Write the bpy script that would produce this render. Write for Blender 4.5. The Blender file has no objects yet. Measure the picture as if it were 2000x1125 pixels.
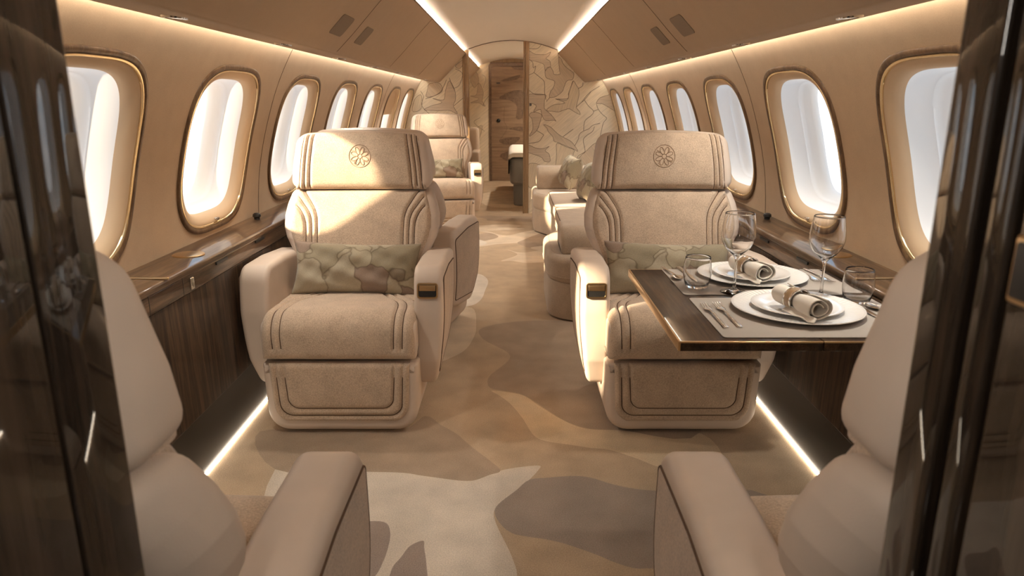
CEIL_W, WALL_W, SPOT_W, SUN_W, SKY, EXPO, SEAT_FILL_W, LED_E, LINER_T = 4.2, .45, 9.0, 8.5, 1.7, 1.25, 1.5, 6., .2
SUN_DIR = (1., .50, -.46)
import bpy, bmesh, math, random
import numpy as np
from mathutils import Vector, Matrix
from mathutils.geometry import delaunay_2d_cdt

random.seed(4)
SC = bpy.context.scene
COL = SC.collection
PI = math.pi

# ------------------------------------------------------------------ mesh helpers
class MB:
    def __init__(s):
        s.v = []; s.f = []; s.m = []
    def add(s, vs, fs, m=0):
        o = len(s.v)
        s.v.extend([tuple(map(float, q)) for q in vs])
        s.f.extend([tuple(int(i) + o for i in f) for f in fs])
        s.m.extend([m] * len(fs))
        return s
    def box(s, a, b, m=0):
        (x0, y0, z0), (x1, y1, z1) = a, b
        return s.add([(x0,y0,z0),(x1,y0,z0),(x1,y1,z0),(x0,y1,z0),(x0,y0,z1),(x1,y0,z1),(x1,y1,z1),(x0,y1,z1)],
                     [(3,2,1,0),(4,5,6,7),(0,1,5,4),(1,2,6,5),(2,3,7,6),(3,0,4,7)], m)
    def tube(s, pts, r, n=8, closed=False, m=0, caps=True):
        pts = [Vector(p) for p in pts]
        N = len(pts); rings = []; up = None
        for i, p in enumerate(pts):
            a = pts[(i-1) % N] if (closed or i > 0) else pts[i]
            b = pts[(i+1) % N] if (closed or i < N-1) else pts[i]
            t = (b - a)
            if t.length < 1e-9: t = Vector((0,0,1))
            t.normalize()
            if up is None:
                up = Vector((0,0,1)) if abs(t.z) < .9 else Vector((1,0,0))
            u = (up - t * up.dot(t))
            if u.length < 1e-6: u = t.orthogonal()
            u.normalize(); w = t.cross(u); up = u
            rr = r[i] if isinstance(r, (list, tuple)) else r
            rings.append([p + u * (rr*math.cos(2*PI*k/n)) + w * (rr*math.sin(2*PI*k/n)) for k in range(n)])
        vs = [q for R in rings for q in R]; fs = []
        for i in range(N if closed else N-1):
            j = (i+1) % N
            for k in range(n):
                fs.append((i*n+k, i*n+(k+1) % n, j*n+(k+1) % n, j*n+k))
        if caps and not closed:
            fs.append(tuple(range(n))[::-1]); fs.append(tuple((N-1)*n+k for k in range(n)))
        return s.add(vs, fs, m)
    def lathe(s, prof, n=48, c=(0,0,0), m=0, fn=None):
        vs = []; fs = []
        for (r, z) in prof:
            for k in range(n):
                a = 2*PI*k/n
                rr, zz = (r, z) if fn is None else fn(r, z, a)
                vs.append((c[0]+rr*math.cos(a), c[1]+rr*math.sin(a), c[2]+zz))
        for i in range(len(prof)-1):
            for k in range(n):
                fs.append((i*n+k, i*n+(k+1) % n, (i+1)*n+(k+1) % n, (i+1)*n+k))
        return s.add(vs, fs, m)
    def grid(s, P, m=0, closed_u=False, closed_v=False, flip=False):
        nu = len(P); nv = len(P[0])
        vs = [q for R in P for q in R]; fs = []
        for i in range(nu if closed_u else nu-1):
            for j in range(nv if closed_v else nv-1):
                i2 = (i+1) % nu; j2 = (j+1) % nv
                f = (i*nv+j, i2*nv+j, i2*nv+j2, i*nv+j2)
                fs.append(f[::-1] if flip else f)
        return s.add(vs, fs, m)
    def prism(s, out, c0, c1, r=0.01, n=5, mp=None, m=0, r2=None, ring=False):
        """extrude a closed 2D outline from c0 to c1 with rounded rims"""
        if mp is None: mp = lambda a, b, c: (a, b, c)
        r2 = r if r2 is None else r2
        P = np.array(out, float)
        nx = np.roll(P, -1, 0) - P; pv = P - np.roll(P, 1, 0)
        area = np.sum(P[:,0]*np.roll(P[:,1],-1) - np.roll(P[:,0],-1)*P[:,1])
        sg = 1 if area > 0 else -1
        def nrm(d):
            d = d / np.maximum(np.linalg.norm(d, axis=1, keepdims=True), 1e-9)
            return np.stack([-d[:,1], d[:,0]], 1) * sg
        a = nrm(nx); b = nrm(pv); N = a + b
        N = N / np.maximum(np.sum(N*a, 1, keepdims=True), .35)
        d = 1 if c1 > c0 else -1
        sl = []
        if r > 0:
            sl.append((r*1.25, c0))
            for k in range(n+1):
                t = PI/2*k/n
                sl.append((r*(1-math.sin(t)), c0 + d*r*(1-math.cos(t))))
        else: sl.append((0, c0))
        if r2 > 0:
            for k in range(n+1):
                t = PI/2*(1-k/n)
                sl.append((r2*(1-math.sin(t)), c1 - d*r2*(1-math.cos(t))))
            sl.append((r2*1.25, c1))
        else: sl.append((0, c1))
        vs = []; M = len(P)
        D = N
        if ring:   # radial inset keeps the rims free of folds
            g0 = P.mean(0); rd = g0-P; rd = rd/np.linalg.norm(rd, axis=1, keepdims=True)
            D = rd/np.clip(np.sum(rd*a, 1, keepdims=True), .55, 1)
        Qs = [(P + D*ins, c) for ins, c in sl]
        if ring:   # fill the caps with concentric rings instead of one big face
            def fillr(Q, c):
                g = Q.mean(0); return [(g + (Q-g)*k, c) for k in [1-.048*j for j in range(1, 21)]]
            Qs = fillr(*Qs[0])[::-1] + Qs + fillr(*Qs[-1])
        sl = Qs
        for Q, c in Qs:
            vs.extend([mp(q[0], q[1], c) for q in Q])
        fs = []
        for i in range(len(sl)-1):
            for k in range(M):
                f = (i*M+k, i*M+(k+1) % M, (i+1)*M+(k+1) % M, (i+1)*M+k)
                fs.append(f if sg*d > 0 else f[::-1])
        bot = tuple(range(M)); top = tuple((len(sl)-1)*M+k for k in range(M))
        if sg*d > 0: bot = bot[::-1]
        else: top = top[::-1]
        fs += [bot, top]
        return s.add(vs, fs, m)
    def rbox(s, a, b, r=.01, n=4, cr=None, m=0):
        """box with rounded edges: outline in x,y, rounded rims in z"""
        cr = r if cr is None else cr
        o = rpoly([(a[0],a[1],cr),(b[0],a[1],cr),(b[0],b[1],cr),(a[0],b[1],cr)], 6)
        return s.prism(o, a[2], b[2], r, n, m=m)
    def build(s, name, mats, parent=None, smooth=40, loc=None, rot=None):
        me = bpy.data.meshes.new(name)
        me.from_pydata(s.v, [], s.f)
        if not isinstance(mats, (list, tuple)): mats = [mats]
        for m in mats: me.materials.append(m)
        if any(s.m): me.polygons.foreach_set('material_index', s.m)
        if smooth:
            me.polygons.foreach_set('use_smooth', [True]*len(me.polygons))
            if smooth < 180: me.set_sharp_from_angle(angle=math.radians(smooth))
        me.update()
        return link(name, me, parent, loc, rot)

def link(name, data, parent=None, loc=None, rot=None):
    o = bpy.data.objects.new(name, data); COL.objects.link(o)
    if parent is not None: o.parent = parent
    if loc: o.location = loc
    if rot: o.rotation_euler = rot
    return o
def tag(o, label=None, cat=None, group=None, kind=None):
    if label: o['label'] = label
    if cat: o['category'] = cat
    if group: o['group'] = group
    if kind: o['kind'] = kind
    return o
def struct(o): o['kind'] = 'structure'; return o
def thing(name, label, cat, loc=(0,0,0), rz=0, group=None):
    return tag(link(name, None, None, loc, (0,0,rz)), label, cat, group)
def copy_tree(o, parent=None):
    c = o.copy(); COL.objects.link(c)
    if parent is not None: c.parent = parent
    for ch in list(o.children): copy_tree(ch, c)
    return c

def rpoly(pts, seg=6):
    """closed polygon with filleted corners; pts = (x, y, r)"""
    out = []; N = len(pts)
    for i in range(N):
        p = Vector(pts[i][:2]); r = pts[i][2] if len(pts[i]) > 2 else 0
        a = Vector(pts[i-1][:2]) - p; b = Vector(pts[(i+1) % N][:2]) - p
        la, lb = a.length, b.length; a.normalize(); b.normalize()
        ang = a.angle(b)
        if r <= 1e-6 or ang > PI-.02: out.append(tuple(p)); continue
        t = min(r/math.tan(ang/2), .49*la, .49*lb); r = t*math.tan(ang/2)
        c = p + (a+b).normalized()*(r/math.sin(ang/2))
        s0 = p + a*t - c; s1 = p + b*t - c
        A0 = math.atan2(s0.y, s0.x); A1 = math.atan2(s1.y, s1.x)
        d = (A1-A0+PI) % (2*PI) - PI
        for k in range(seg+1):
            q = A0 + d*k/seg
            out.append((c.x + r*math.cos(q), c.y + r*math.sin(q)))
    return out
def resamp(out, step):
    o = []; N = len(out)
    for i in range(N):
        a = Vector(out[i]); b = Vector(out[(i+1) % N]); L = (b-a).length
        k = max(1, int(math.ceil(L/step)))
        for j in range(k): o.append(tuple(a.lerp(b, j/k)))
    return o
def catmull(p, n=8, closed=False):
    p = [np.array(q, float) for q in p]; N = len(p); o = []
    for i in range(N if closed else N-1):
        if closed: a, b, c, d = p[i-1], p[i], p[(i+1) % N], p[(i+2) % N]
        else: a, b, c, d = p[max(i-1,0)], p[i], p[i+1], p[min(i+2,N-1)]
        for k in range(n):
            t = k/n
            o.append(tuple(.5*((2*b)+(c-a)*t+(2*a-5*b+4*c-d)*t*t+(3*b-a-3*c+d)*t**3)))
    if not closed: o.append(tuple(p[-1]))
    return o
def supell(hx, hy, n=3.2, N=72, cx=0, cy=0):
    o = []
    for k in range(N):
        a = 2*PI*k/N; c, s_ = math.cos(a), math.sin(a)
        o.append((cx + hx*math.copysign(abs(c)**(2/n), c), cy + hy*math.copysign(abs(s_)**(2/n), s_)))
    return o

# ------------------------------------------------------------------ materials
class NT:
    def __init__(s, name):
        s.mat = bpy.data.materials.new(name); s.mat.use_nodes = True
        s.t = s.mat.node_tree; s.b = s.t.nodes['Principled BSDF']
        s.out = s.t.nodes['Material Output']
    def n(s, kind, **kw):
        q = s.t.nodes.new(kind)
        for k, v in kw.items():
            if k.startswith('i_'):
                key = k[2:].replace('_', ' ')
                q.inputs[key].default_value = v
            else: setattr(q, k, v)
        return q
    def l(s, a, b): s.t.links.new(a, b); return s
    def coords(s, scale=(1,1,1), rot=(0,0,0)):
        c = s.n('ShaderNodeTexCoord'); mp = s.n('ShaderNodeMapping')
        mp.inputs['Scale'].default_value = scale; mp.inputs['Rotation'].default_value = rot
        s.l(c.outputs['Object'], mp.inputs['Vector']); return mp.outputs['Vector']
    def noise(s, vec, scale, detail=3, rough=.5, dist=0):
        q = s.n('ShaderNodeTexNoise'); q.inputs['Scale'].default_value = scale
        q.inputs['Detail'].default_value = detail; q.inputs['Roughness'].default_value = rough
        q.inputs['Distortion'].default_value = dist
        s.l(vec, q.inputs['Vector']); return q.outputs['Fac']
    def ramp(s, fac, stops, interp='LINEAR'):
        q = s.n('ShaderNodeValToRGB'); r = q.color_ramp; r.interpolation = interp
        while len(r.elements) < len(stops): r.elements.new(.5)
        for e, (p, c) in zip(r.elements, stops):
            e.position = p; e.color = (*c, 1)
        s.l(fac, q.inputs['Fac']); return q.outputs['Color']
    def bump(s, h, strength=.3, dist=.002):
        q = s.n('ShaderNodeBump'); q.inputs['Strength'].default_value = strength
        q.inputs['Distance'].default_value = dist
        s.l(h, q.inputs['Height']); s.l(q.outputs['Normal'], s.b.inputs['Normal']); return s
    def set(s, **kw):
        for k, v in kw.items():
            key = k.replace('_', ' ')
            s.b.inputs[key].default_value = (*v, 1) if isinstance(v, tuple) and len(v) == 3 else v
        return s
def mul(c, k): return tuple(q*k for q in c)

def fabric(name, col, var=.30, scale=230, bump=.5, dist=.003, sheen=.25):
    m = NT(name); v = m.coords()
    a = m.noise(v, scale, 3, .65); b = m.noise(v, 14, 2)
    mix = m.n('ShaderNodeMath', operation='MULTIPLY_ADD'); mix.inputs[1].default_value = .35
    m.l(b, mix.inputs[0]); m.l(a, mix.inputs[2])
    c = m.ramp(mix.outputs[0], [(.42, mul(col, 1-var)), (.92, mul(col, 1+var))])
    m.l(c, m.b.inputs['Base Color']); m.bump(a, bump, dist)
    m.set(Roughness=.92, Sheen_Weight=sheen, Sheen_Roughness=.5)
    m.b.inputs['Specular IOR Level'].default_value = .2
    return m.mat
def leather(name, col, rough=.48):
    m = NT(name); v = m.coords()
    vo = m.n('ShaderNodeTexVoronoi', feature='DISTANCE_TO_EDGE'); vo.inputs['Scale'].default_value = 260
    m.l(v, vo.inputs['Vector'])
    b = m.noise(v, 9, 2)
    c = m.ramp(b, [(.3, mul(col, .95)), (.7, mul(col, 1.04))])
    m.l(c, m.b.inputs['Base Color']); m.bump(vo.outputs['Distance'], .12, .0015)
    m.set(Roughness=rough); m.b.inputs['Specular IOR Level'].default_value = .35
    return m.mat
def wood(name, c0, c1, c2, axis='Y', rough=.25, coat=.6, freq=26, gloss=.05, spec=.2):
    m = NT(name)
    sc = [freq, freq, freq]; sc['XYZ'.index(axis)] = freq*.05
    v = m.coords(tuple(sc))
    a = m.noise(v, 1.3, 6, .62, .6)
    sc2 = [q*6 for q in sc]; v2 = m.coords(tuple(sc2)); b = m.noise(v2, 2.2, 3, .6)
    mix = m.n('ShaderNodeMath', operation='MULTIPLY_ADD'); mix.inputs[1].default_value = .38
    m.l(b, mix.inputs[0]); m.l(a, mix.inputs[2])
    c = m.ramp(mix.outputs[0], [(.48, c0), (.68, c1), (.9, c2)])
    m.l(c, m.b.inputs['Base Color'])
    m.set(Roughness=rough, Coat_Weight=coat, Coat_Roughness=gloss)
    m.b.inputs['Specular IOR Level'].default_value = spec
    return m.mat
def plain(name, col, rough=.5, metal=0., spec=.5, **kw):
    m = NT(name); m.set(Base_Color=col, Roughness=rough, Metallic=metal)
    m.b.inputs['Specular IOR Level'].default_value = spec; m.set(**kw)
    return m.mat
def emit(name, col, st):
    m = NT(name); m.set(Base_Color=(.8,.8,.8)); m.b.inputs['Emission Color'].default_value = (*col, 1)
    m.b.inputs['Emission Strength'].default_value = st
    return m.mat

FAB = (.49, .372, .272)
M = {}
M['boucle'] = fabric('beige_boucle', FAB)
M['sofa'] = fabric('sofa_linen', (.44, .34, .25), .22, 260, .4, .002)
M['leather'] = leather('cream_leather', (.60, .49, .40))
M['seam'] = plain('seam_thread', (.10, .055, .03), .9)
M['wallfab'] = fabric('wall_textile', (.465, .325, .205), .10, 420, .25, .001, .1)
M['binfab'] = fabric('locker_textile', (.40, .28, .18), .06, 420, .15, .001, .1)
M['ceil'] = plain('ceiling_paint', (.72, .65, .565), .8, spec=.2)
M['wood'] = wood('walnut_lacquer', (.035,.019,.010), (.095,.053,.028), (.20,.118,.064), 'Y', .4, .8, 26, .04)
M['woodv'] = wood('walnut_vertical', (.013,.007,.004), (.040,.022,.012), (.095,.054,.029), 'Z', .45, .35, 30, .12)
M['darkwood'] = wood('smoked_oak_lacquer', (.003,.002,.0014), (.012,.0075,.0046), (.040,.0245,.015), 'Z', .55, 1., 22, .03, .08)
M['tablewood'] = wood('table_walnut', (.014,.008,.0045), (.036,.020,.011), (.075,.043,.024), 'Y', .45, .5, 30, .03, .05)
M['jamb'] = wood('jamb_oak', (.20,.125,.065), (.31,.20,.11), (.40,.27,.155), 'Z', .4, .4, 30)
M['ringwood'] = wood('window_trim_walnut', (.06,.03,.014), (.12,.065,.03), (.19,.11,.055), 'Z', .45, .25, 30, .1)
M['bronze'] = plain('brushed_bronze', (.62, .44, .24), .28, 1.)
M['brass'] = plain('pale_brass', (.86, .70, .44), .22, 1.)
M['steel'] = plain('polished_steel', (.72, .69, .65), .16, 1.)
M['black'] = plain('black_plastic', (.012, .011, .01), .4)
M['darkmetal'] = plain('dark_anodised', (.03, .024, .019), .38, .4)
M['bezel'] = plain('window_bezel', (.60, .44, .29), .7, spec=.2)
def liner_mat():
    m = NT('white_window_liner'); m.set(Base_Color=(.86, .855, .845), Roughness=.55)
    t = m.n('ShaderNodeBsdfTranslucent'); t.inputs['Color'].default_value = (.86, .855, .845, 1)
    x = m.n('ShaderNodeMixShader'); x.inputs[0].default_value = LINER_T
    m.l(m.b.outputs[0], x.inputs[1]); m.l(t.outputs[0], x.inputs[2]); m.l(x.outputs[0], m.out.inputs['Surface'])
    return m.mat
M['liner'] = liner_mat()
M['china'] = plain('white_china', (.83, .80, .76), .16, Coat_Weight=.5, Coat_Roughness=.03)
M['linen'] = fabric('napkin_linen', (.72, .66, .58), .06, 500, .25, .001, .1)
M['mat'] = fabric('placemat_weave', (.40, .355, .31), .07, 700, .2, .0008, 0)
M['ventgrey'] = plain('vent_cover', (.20, .145, .10), .7, spec=.2)
M['bedgrey'] = fabric('grey_bed_fabric', (.26, .255, .25), .08, 300, .2, .002, .1)
M['bedwhite'] = fabric('white_blanket', (.74, .70, .64), .04, 200, .2, .002, .1)
M['led'] = emit('led_strip_glow', (1., .86, .68), LED_E)
M['lens'] = emit('reading_light_lens', (1., .88, .72), 1.0)
M['doorwood'] = wood('door_bronze_wood', (.16,.10,.06), (.235,.15,.092), (.31,.205,.13), 'X', .5, .08, 26, .2)
M['doordark'] = wood('door_leaf_inlay', (.10,.062,.04), (.15,.095,.06), (.20,.13,.083), 'Y', .5, .08, 26, .2)

def glass(name):
    m = NT(name); m.set(Base_Color=(1., 1., 1.), Roughness=0., IOR=1.45)
    m.b.inputs['Transmission Weight'].default_value = 1.
    return m.mat
M['glass'] = glass('clear_glass')
def pane_mat():
    m = NT('window_pane'); t = m.n('ShaderNodeBsdfTransparent'); g = m.n('ShaderNodeBsdfGlossy')
    g.inputs['Roughness'].default_value = .02
    lw = m.n('ShaderNodeLayerWeight'); pw = m.n('ShaderNodeMath', operation='POWER'); pw.inputs[1].default_value = 5.; m.l(lw.outputs['Facing'], pw.inputs[0])
    f = m.n('ShaderNodeMath', operation='MULTIPLY_ADD'); f.inputs[1].default_value = .3; f.inputs[2].default_value = .02; m.l(pw.outputs[0], f.inputs[0])
    x = m.n('ShaderNodeMixShader'); m.l(f.outputs[0], x.inputs[0]); m.l(t.outputs[0], x.inputs[1]); m.l(g.outputs[0], x.inputs[2])
    m.l(x.outputs[0], m.out.inputs['Surface']); return m.mat
M['pane'] = pane_mat()

def marq(name, c, rot):
    m = NT(name)
    v = m.coords((1,1,1), (0, rot, 0)); mp = m.n('ShaderNodeMapping'); mp.inputs['Scale'].default_value = (4, 4, 70)
    m.l(v, mp.inputs['Vector'])
    a = m.noise(mp.outputs['Vector'], 1.2, 4, .6, .4); b = m.noise(m.coords(), 2.2, 2)
    mix = m.n('ShaderNodeMath', operation='MULTIPLY_ADD'); mix.inputs[1].default_value = .5
    m.l(b, mix.inputs[0]); m.l(a, mix.inputs[2])
    cc = m.ramp(mix.outputs[0], [(.5, mul(c, .80)), (1., mul(c, 1.15))])
    m.l(cc, m.b.inputs['Base Color']); m.set(Roughness=.42, Coat_Weight=.25, Coat_Roughness=.15)
    return m.mat
M['mq'] = [marq('marquetry_ash', (.80,.69,.52), .7), marq('marquetry_walnut', (.64,.52,.385), .05),
           marq('marquetry_leaf', (.65,.53,.385), -.9), marq('marquetry_olive', (.70,.585,.42), 1.3), plain('marquetry_line', (.12,.07,.035), .6)]

def camo(name):
    m = NT(name); v = m.coords()
    nz = m.n('ShaderNodeTexNoise'); nz.inputs['Scale'].default_value = 9; nz.inputs['Detail'].default_value = 2
    m.l(v, nz.inputs['Vector'])
    mx = m.n('ShaderNodeMixRGB', blend_type='LINEAR_LIGHT'); mx.inputs['Fac'].default_value = .09
    m.l(v, mx.inputs['Color1']); m.l(nz.outputs['Color'], mx.inputs['Color2'])
    vo = m.n('ShaderNodeTexVoronoi'); vo.inputs['Scale'].default_value = 6.
    ve = m.n('ShaderNodeTexVoronoi', feature='DISTANCE_TO_EDGE'); ve.inputs['Scale'].default_value = 6.
    m.l(mx.outputs[0], vo.inputs['Vector']); m.l(mx.outputs[0], ve.inputs['Vector'])
    sp = m.n('ShaderNodeSeparateColor'); m.l(vo.outputs['Color'], sp.inputs[0])
    c = m.ramp(sp.outputs[0], [(0, (.27,.22,.14)), (.22, (.37,.31,.21)), (.42, (.25,.175,.125)), (.60, (.37,.31,.215)), (.8, (.215,.165,.11))], 'CONSTANT')
    ed = m.ramp(ve.outputs['Distance'], [(.0, (.55,.5,.45)), (.035, (1,1,1))])
    mm = m.n('ShaderNodeMixRGB', blend_type='MULTIPLY'); mm.inputs['Fac'].default_value = 1
    m.l(c, mm.inputs['Color1']); m.l(ed, mm.inputs['Color2'])
    fine = m.noise(v, 420, 2); fr = m.ramp(fine, [(.3, (.82,.82,.82)), (.7, (1.1,1.1,1.1))])
    m2 = m.n('ShaderNodeMixRGB', blend_type='MULTIPLY'); m2.inputs['Fac'].default_value = 1
    m.l(mm.outputs[0], m2.inputs['Color1']); m.l(fr, m2.inputs['Color2'])
    m.l(m2.outputs[0], m.b.inputs['Base Color']); m.set(Roughness=.85, Sheen_Weight=.2); m.bump(fine, .3, .001)
    return m.mat
M['camo'] = camo('leaf_print_fabric')

def carpet(name, col):
    m = NT(name); v = m.coords()
    a = m.noise(v, 260, 3, .7); b = m.noise(v, 7, 3)
    mix = m.n('ShaderNodeMath', operation='MULTIPLY_ADD'); mix.inputs[1].default_value = .5
    m.l(b, mix.inputs[0]); m.l(a, mix.inputs[2])
    c = m.ramp(mix.outputs[0], [(.5, mul(col, .72)), (1.0, mul(col, 1.28))])
    m.l(c, m.b.inputs['Base Color']); m.bump(a, .7, .004); m.set(Roughness=.95, Sheen_Weight=.15)
    m.b.inputs['Specular IOR Level'].default_value = .1
    return m.mat
CARP = dict(base=(.47,.345,.228), cream=(.63,.545,.45), mauve=(.315,.245,.205), taupe=(.325,.255,.205), brown=(.37,.272,.19), sand=(.63,.485,.32), light=(.62,.495,.36))
CARPMAT = {k: carpet('carpet_'+k, c) for k, c in CARP.items()}
MARQ_RIGHT = {'dark': [[(0.184, 1.781), (0.226, 1.763), (0.259, 1.749), (0.31, 1.747), (0.356, 1.746), (0.388, 1.757), (0.423, 1.772), (0.401, 1.732), (0.372, 1.707), (0.415, 1.676), (0.422, 1.621), (0.383, 1.608), (0.364, 1.577), (0.351, 1.639), (0.311, 1.661), (0.259, 1.676), (0.185, 1.698)], [(0.416, 1.618), (0.449, 1.577), (0.462, 1.54), (0.515, 1.537), (0.531, 1.546), (0.52, 1.596), (0.512, 1.713), (0.538, 1.701), (0.565, 1.646), (0.618, 1.596), (0.677, 1.552), (0.669, 1.487), (0.607, 1.471), (0.576, 1.408), (0.557, 1.358), (0.486, 1.304), (0.42, 1.295), (0.426, 1.358), (0.452, 1.389), (0.47, 1.465), (0.385, 1.499), (0.365, 1.54), (0.368, 1.577)], [(0.676, 1.471), (0.711, 1.425), (0.737, 1.384), (0.741, 1.309), (0.717, 1.193), (0.75, 1.145), (0.758, 1.111), (0.697, 1.138), (0.639, 1.171), (0.582, 1.159), (0.519, 1.138), (0.455, 1.145), (0.384, 1.155), (0.454, 1.21), (0.518, 1.221), (0.585, 1.231), (0.567, 1.248), (0.481, 1.279), (0.581, 1.262), (0.623, 1.282), (0.632, 1.35), (0.652, 1.411)], [(0.177, 1.323), (0.368, 1.323), (0.361, 1.269), (0.359, 1.183), (0.384, 1.152), (0.434, 1.111), (0.492, 1.038), (0.467, 1.048), (0.371, 1.048), (0.331, 1.114), (0.316, 1.166), (0.242, 1.138), (0.27, 1.2), (0.234, 1.227), (0.177, 1.238)], [(0.238, 1.135), (0.327, 1.111), (0.317, 1.041), (0.279, 0.937), (0.194, 0.87), (0.233, 0.951), (0.225, 1.055), (0.192, 1.104)], [(0.354, 1.0), (0.429, 0.975), (0.487, 0.923), (0.552, 0.874), (0.661, 0.818), (0.712, 0.761), (0.746, 0.705), (0.691, 0.733), (0.604, 0.768), (0.517, 0.804), (0.474, 0.818), (0.459, 0.867), (0.408, 0.923), (0.393, 0.958)], [(0.18, 0.775), (0.274, 0.74), (0.36, 0.737), (0.421, 0.761), (0.375, 0.712), (0.419, 0.676), (0.431, 0.594), (0.369, 0.594), (0.332, 0.641), (0.231, 0.676), (0.18, 0.698)], [(0.507, 0.793), (0.604, 0.758), (0.702, 0.719), (0.693, 0.655), (0.702, 0.426), (0.513, 0.44), (0.505, 0.69)], [(0.939, 1.231), (0.976, 1.289), (1.06, 1.316), (1.102, 1.316), (1.194, 1.124), (1.137, 1.152), (1.05, 1.203), (0.999, 1.227)], [(0.931, 0.793), (0.978, 0.775), (1.066, 0.726), (1.076, 0.422), (0.8, 0.426), (0.752, 0.598), (0.78, 0.655), (0.836, 0.705)], [(0.181, 0.548), (0.297, 0.562), (0.363, 0.491), (0.313, 0.368), (0.234, 0.295), (0.183, 0.332)]], 'lines': [[(0.807, 1.262), (0.851, 1.203), (0.91, 1.145), (0.882, 1.097), (0.827, 1.055), (0.807, 1.007), (0.805, 0.93)], [(0.939, 1.224), (0.962, 1.166), (1.01, 1.111), (1.058, 1.069), (1.024, 1.02), (1.008, 0.951), (0.99, 0.853), (0.987, 0.726)], [(0.985, 1.014), (0.907, 0.993), (0.858, 0.951), (0.805, 0.93), (0.759, 0.895), (0.746, 0.839), (0.709, 0.768)], [(0.925, 0.979), (0.902, 0.923), (0.839, 0.881), (0.804, 0.832), (0.821, 0.74), (0.822, 0.698), (0.744, 0.648), (0.76, 0.584)], [(0.687, 0.951), (0.63, 0.909), (0.574, 0.867)], [(0.91, 1.145), (0.962, 1.166)], [(0.875, 1.354), (0.807, 1.269), (0.765, 1.234), (0.717, 1.193)], [(0.187, 1.809), (0.278, 1.809), (0.329, 1.864)], [(0.241, 1.559), (0.306, 1.509), (0.356, 1.459), (0.361, 1.345), (0.378, 1.269)], [(0.187, 1.371), (0.249, 1.329), (0.315, 1.323), (0.367, 1.326)], [(0.968, 1.415), (0.852, 1.339), (0.776, 1.244)], [(0.784, 1.452), (0.778, 1.415), (0.733, 1.389)], [(0.465, 1.806), (0.491, 1.793), (0.504, 1.757), (0.512, 1.713)], [(0.188, 1.695), (0.227, 1.664), (0.234, 1.608), (0.26, 1.627), (0.241, 1.559), (0.189, 1.534)], [(0.279, 0.933), (0.351, 0.891), (0.344, 0.867), (0.295, 0.811), (0.187, 0.793)], [(0.42, 1.295), (0.381, 1.25)], [(0.676, 1.471), (0.629, 1.345), (0.617, 1.282), (0.486, 1.276)]]}
MARQ_LEFT = {'dark': [[(-0.69, 1.471), (-0.632, 1.365), (-0.628, 1.268), (-0.652, 1.204), (-0.609, 1.117), (-0.698, 1.155), (-0.809, 1.15), (-0.887, 1.155), (-0.982, 1.161), (-0.897, 1.204), (-0.779, 1.242), (-0.884, 1.285), (-0.762, 1.268), (-0.737, 1.365)], [(-0.912, 1.439), (-0.802, 1.445), (-0.771, 1.365), (-0.861, 1.311), (-0.95, 1.301), (-0.936, 1.376)], [(-1.084, 1.268), (-1.01, 1.322), (-1.003, 1.204), (-1.044, 1.15), (-1.111, 1.15)], [(-0.621, 1.63), (-0.532, 1.692), (-0.533, 1.65), (-0.578, 1.598)]], 'lines': [[(-0.723, 1.482), (-0.782, 1.365), (-0.861, 1.311), (-0.962, 1.279)], [(-1.014, 1.365), (-0.983, 1.301), (-1.003, 1.204), (-0.911, 1.106)], [(-0.622, 1.598), (-0.546, 1.545), (-0.581, 1.429), (-0.637, 1.392)], [(-0.539, 1.29), (-0.607, 1.236), (-0.646, 1.204)], [(-0.69, 1.503), (-0.669, 1.439), (-0.632, 1.365)]]}
MARQ_REAR = {'dark': [[(-0.524, 1.534), (-0.452, 1.391), (-0.472, 1.265), (-0.426, 1.175), (-0.528, 1.229), (-0.659, 1.229), (-0.527, 1.292), (-0.657, 1.334), (-0.564, 1.355)], [(-0.653, 1.605), (-0.559, 1.694), (-0.524, 1.552), (-0.6, 1.463)], [(-0.647, 0.773), (-0.476, 0.883), (-0.535, 0.662), (-0.649, 0.644)]], 'lines': [[(-0.359, 1.346), (-0.435, 1.247), (-0.463, 1.175)], [(-0.503, 1.002), (-0.607, 0.929), (-0.439, 0.791)], [(-0.467, 1.659), (-0.413, 1.605), (-0.451, 1.463)]]}
MARQ_DOOR = {'dark': [[(-0.201, 1.301), (-0.024, 1.4), (0.172, 1.391), (0.173, 1.03), (0.07, 0.993), (0.079, 1.175), (-0.024, 1.265)], [(-0.163, 1.57), (-0.005, 1.623), (0.124, 1.65), (0.069, 1.588), (-0.098, 1.561)], [(-0.204, 0.644), (-0.062, 0.69), (0.127, 0.69), (0.033, 0.597), (-0.119, 0.588)], [(-0.005, 1.8), (0.17, 1.8), (0.17, 1.729), (0.032, 1.747)], [(-0.043, 0.828), (0.07, 0.856), (0.174, 0.856), (0.174, 0.791), (0.032, 0.81)], [(-0.196, 0.401), (-0.024, 0.476), (0.128, 0.42), (-0.005, 0.307)]], 'lines': [[(-0.117, 1.175), (-0.127, 0.957), (-0.081, 0.828), (-0.204, 0.644)]]}
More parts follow.
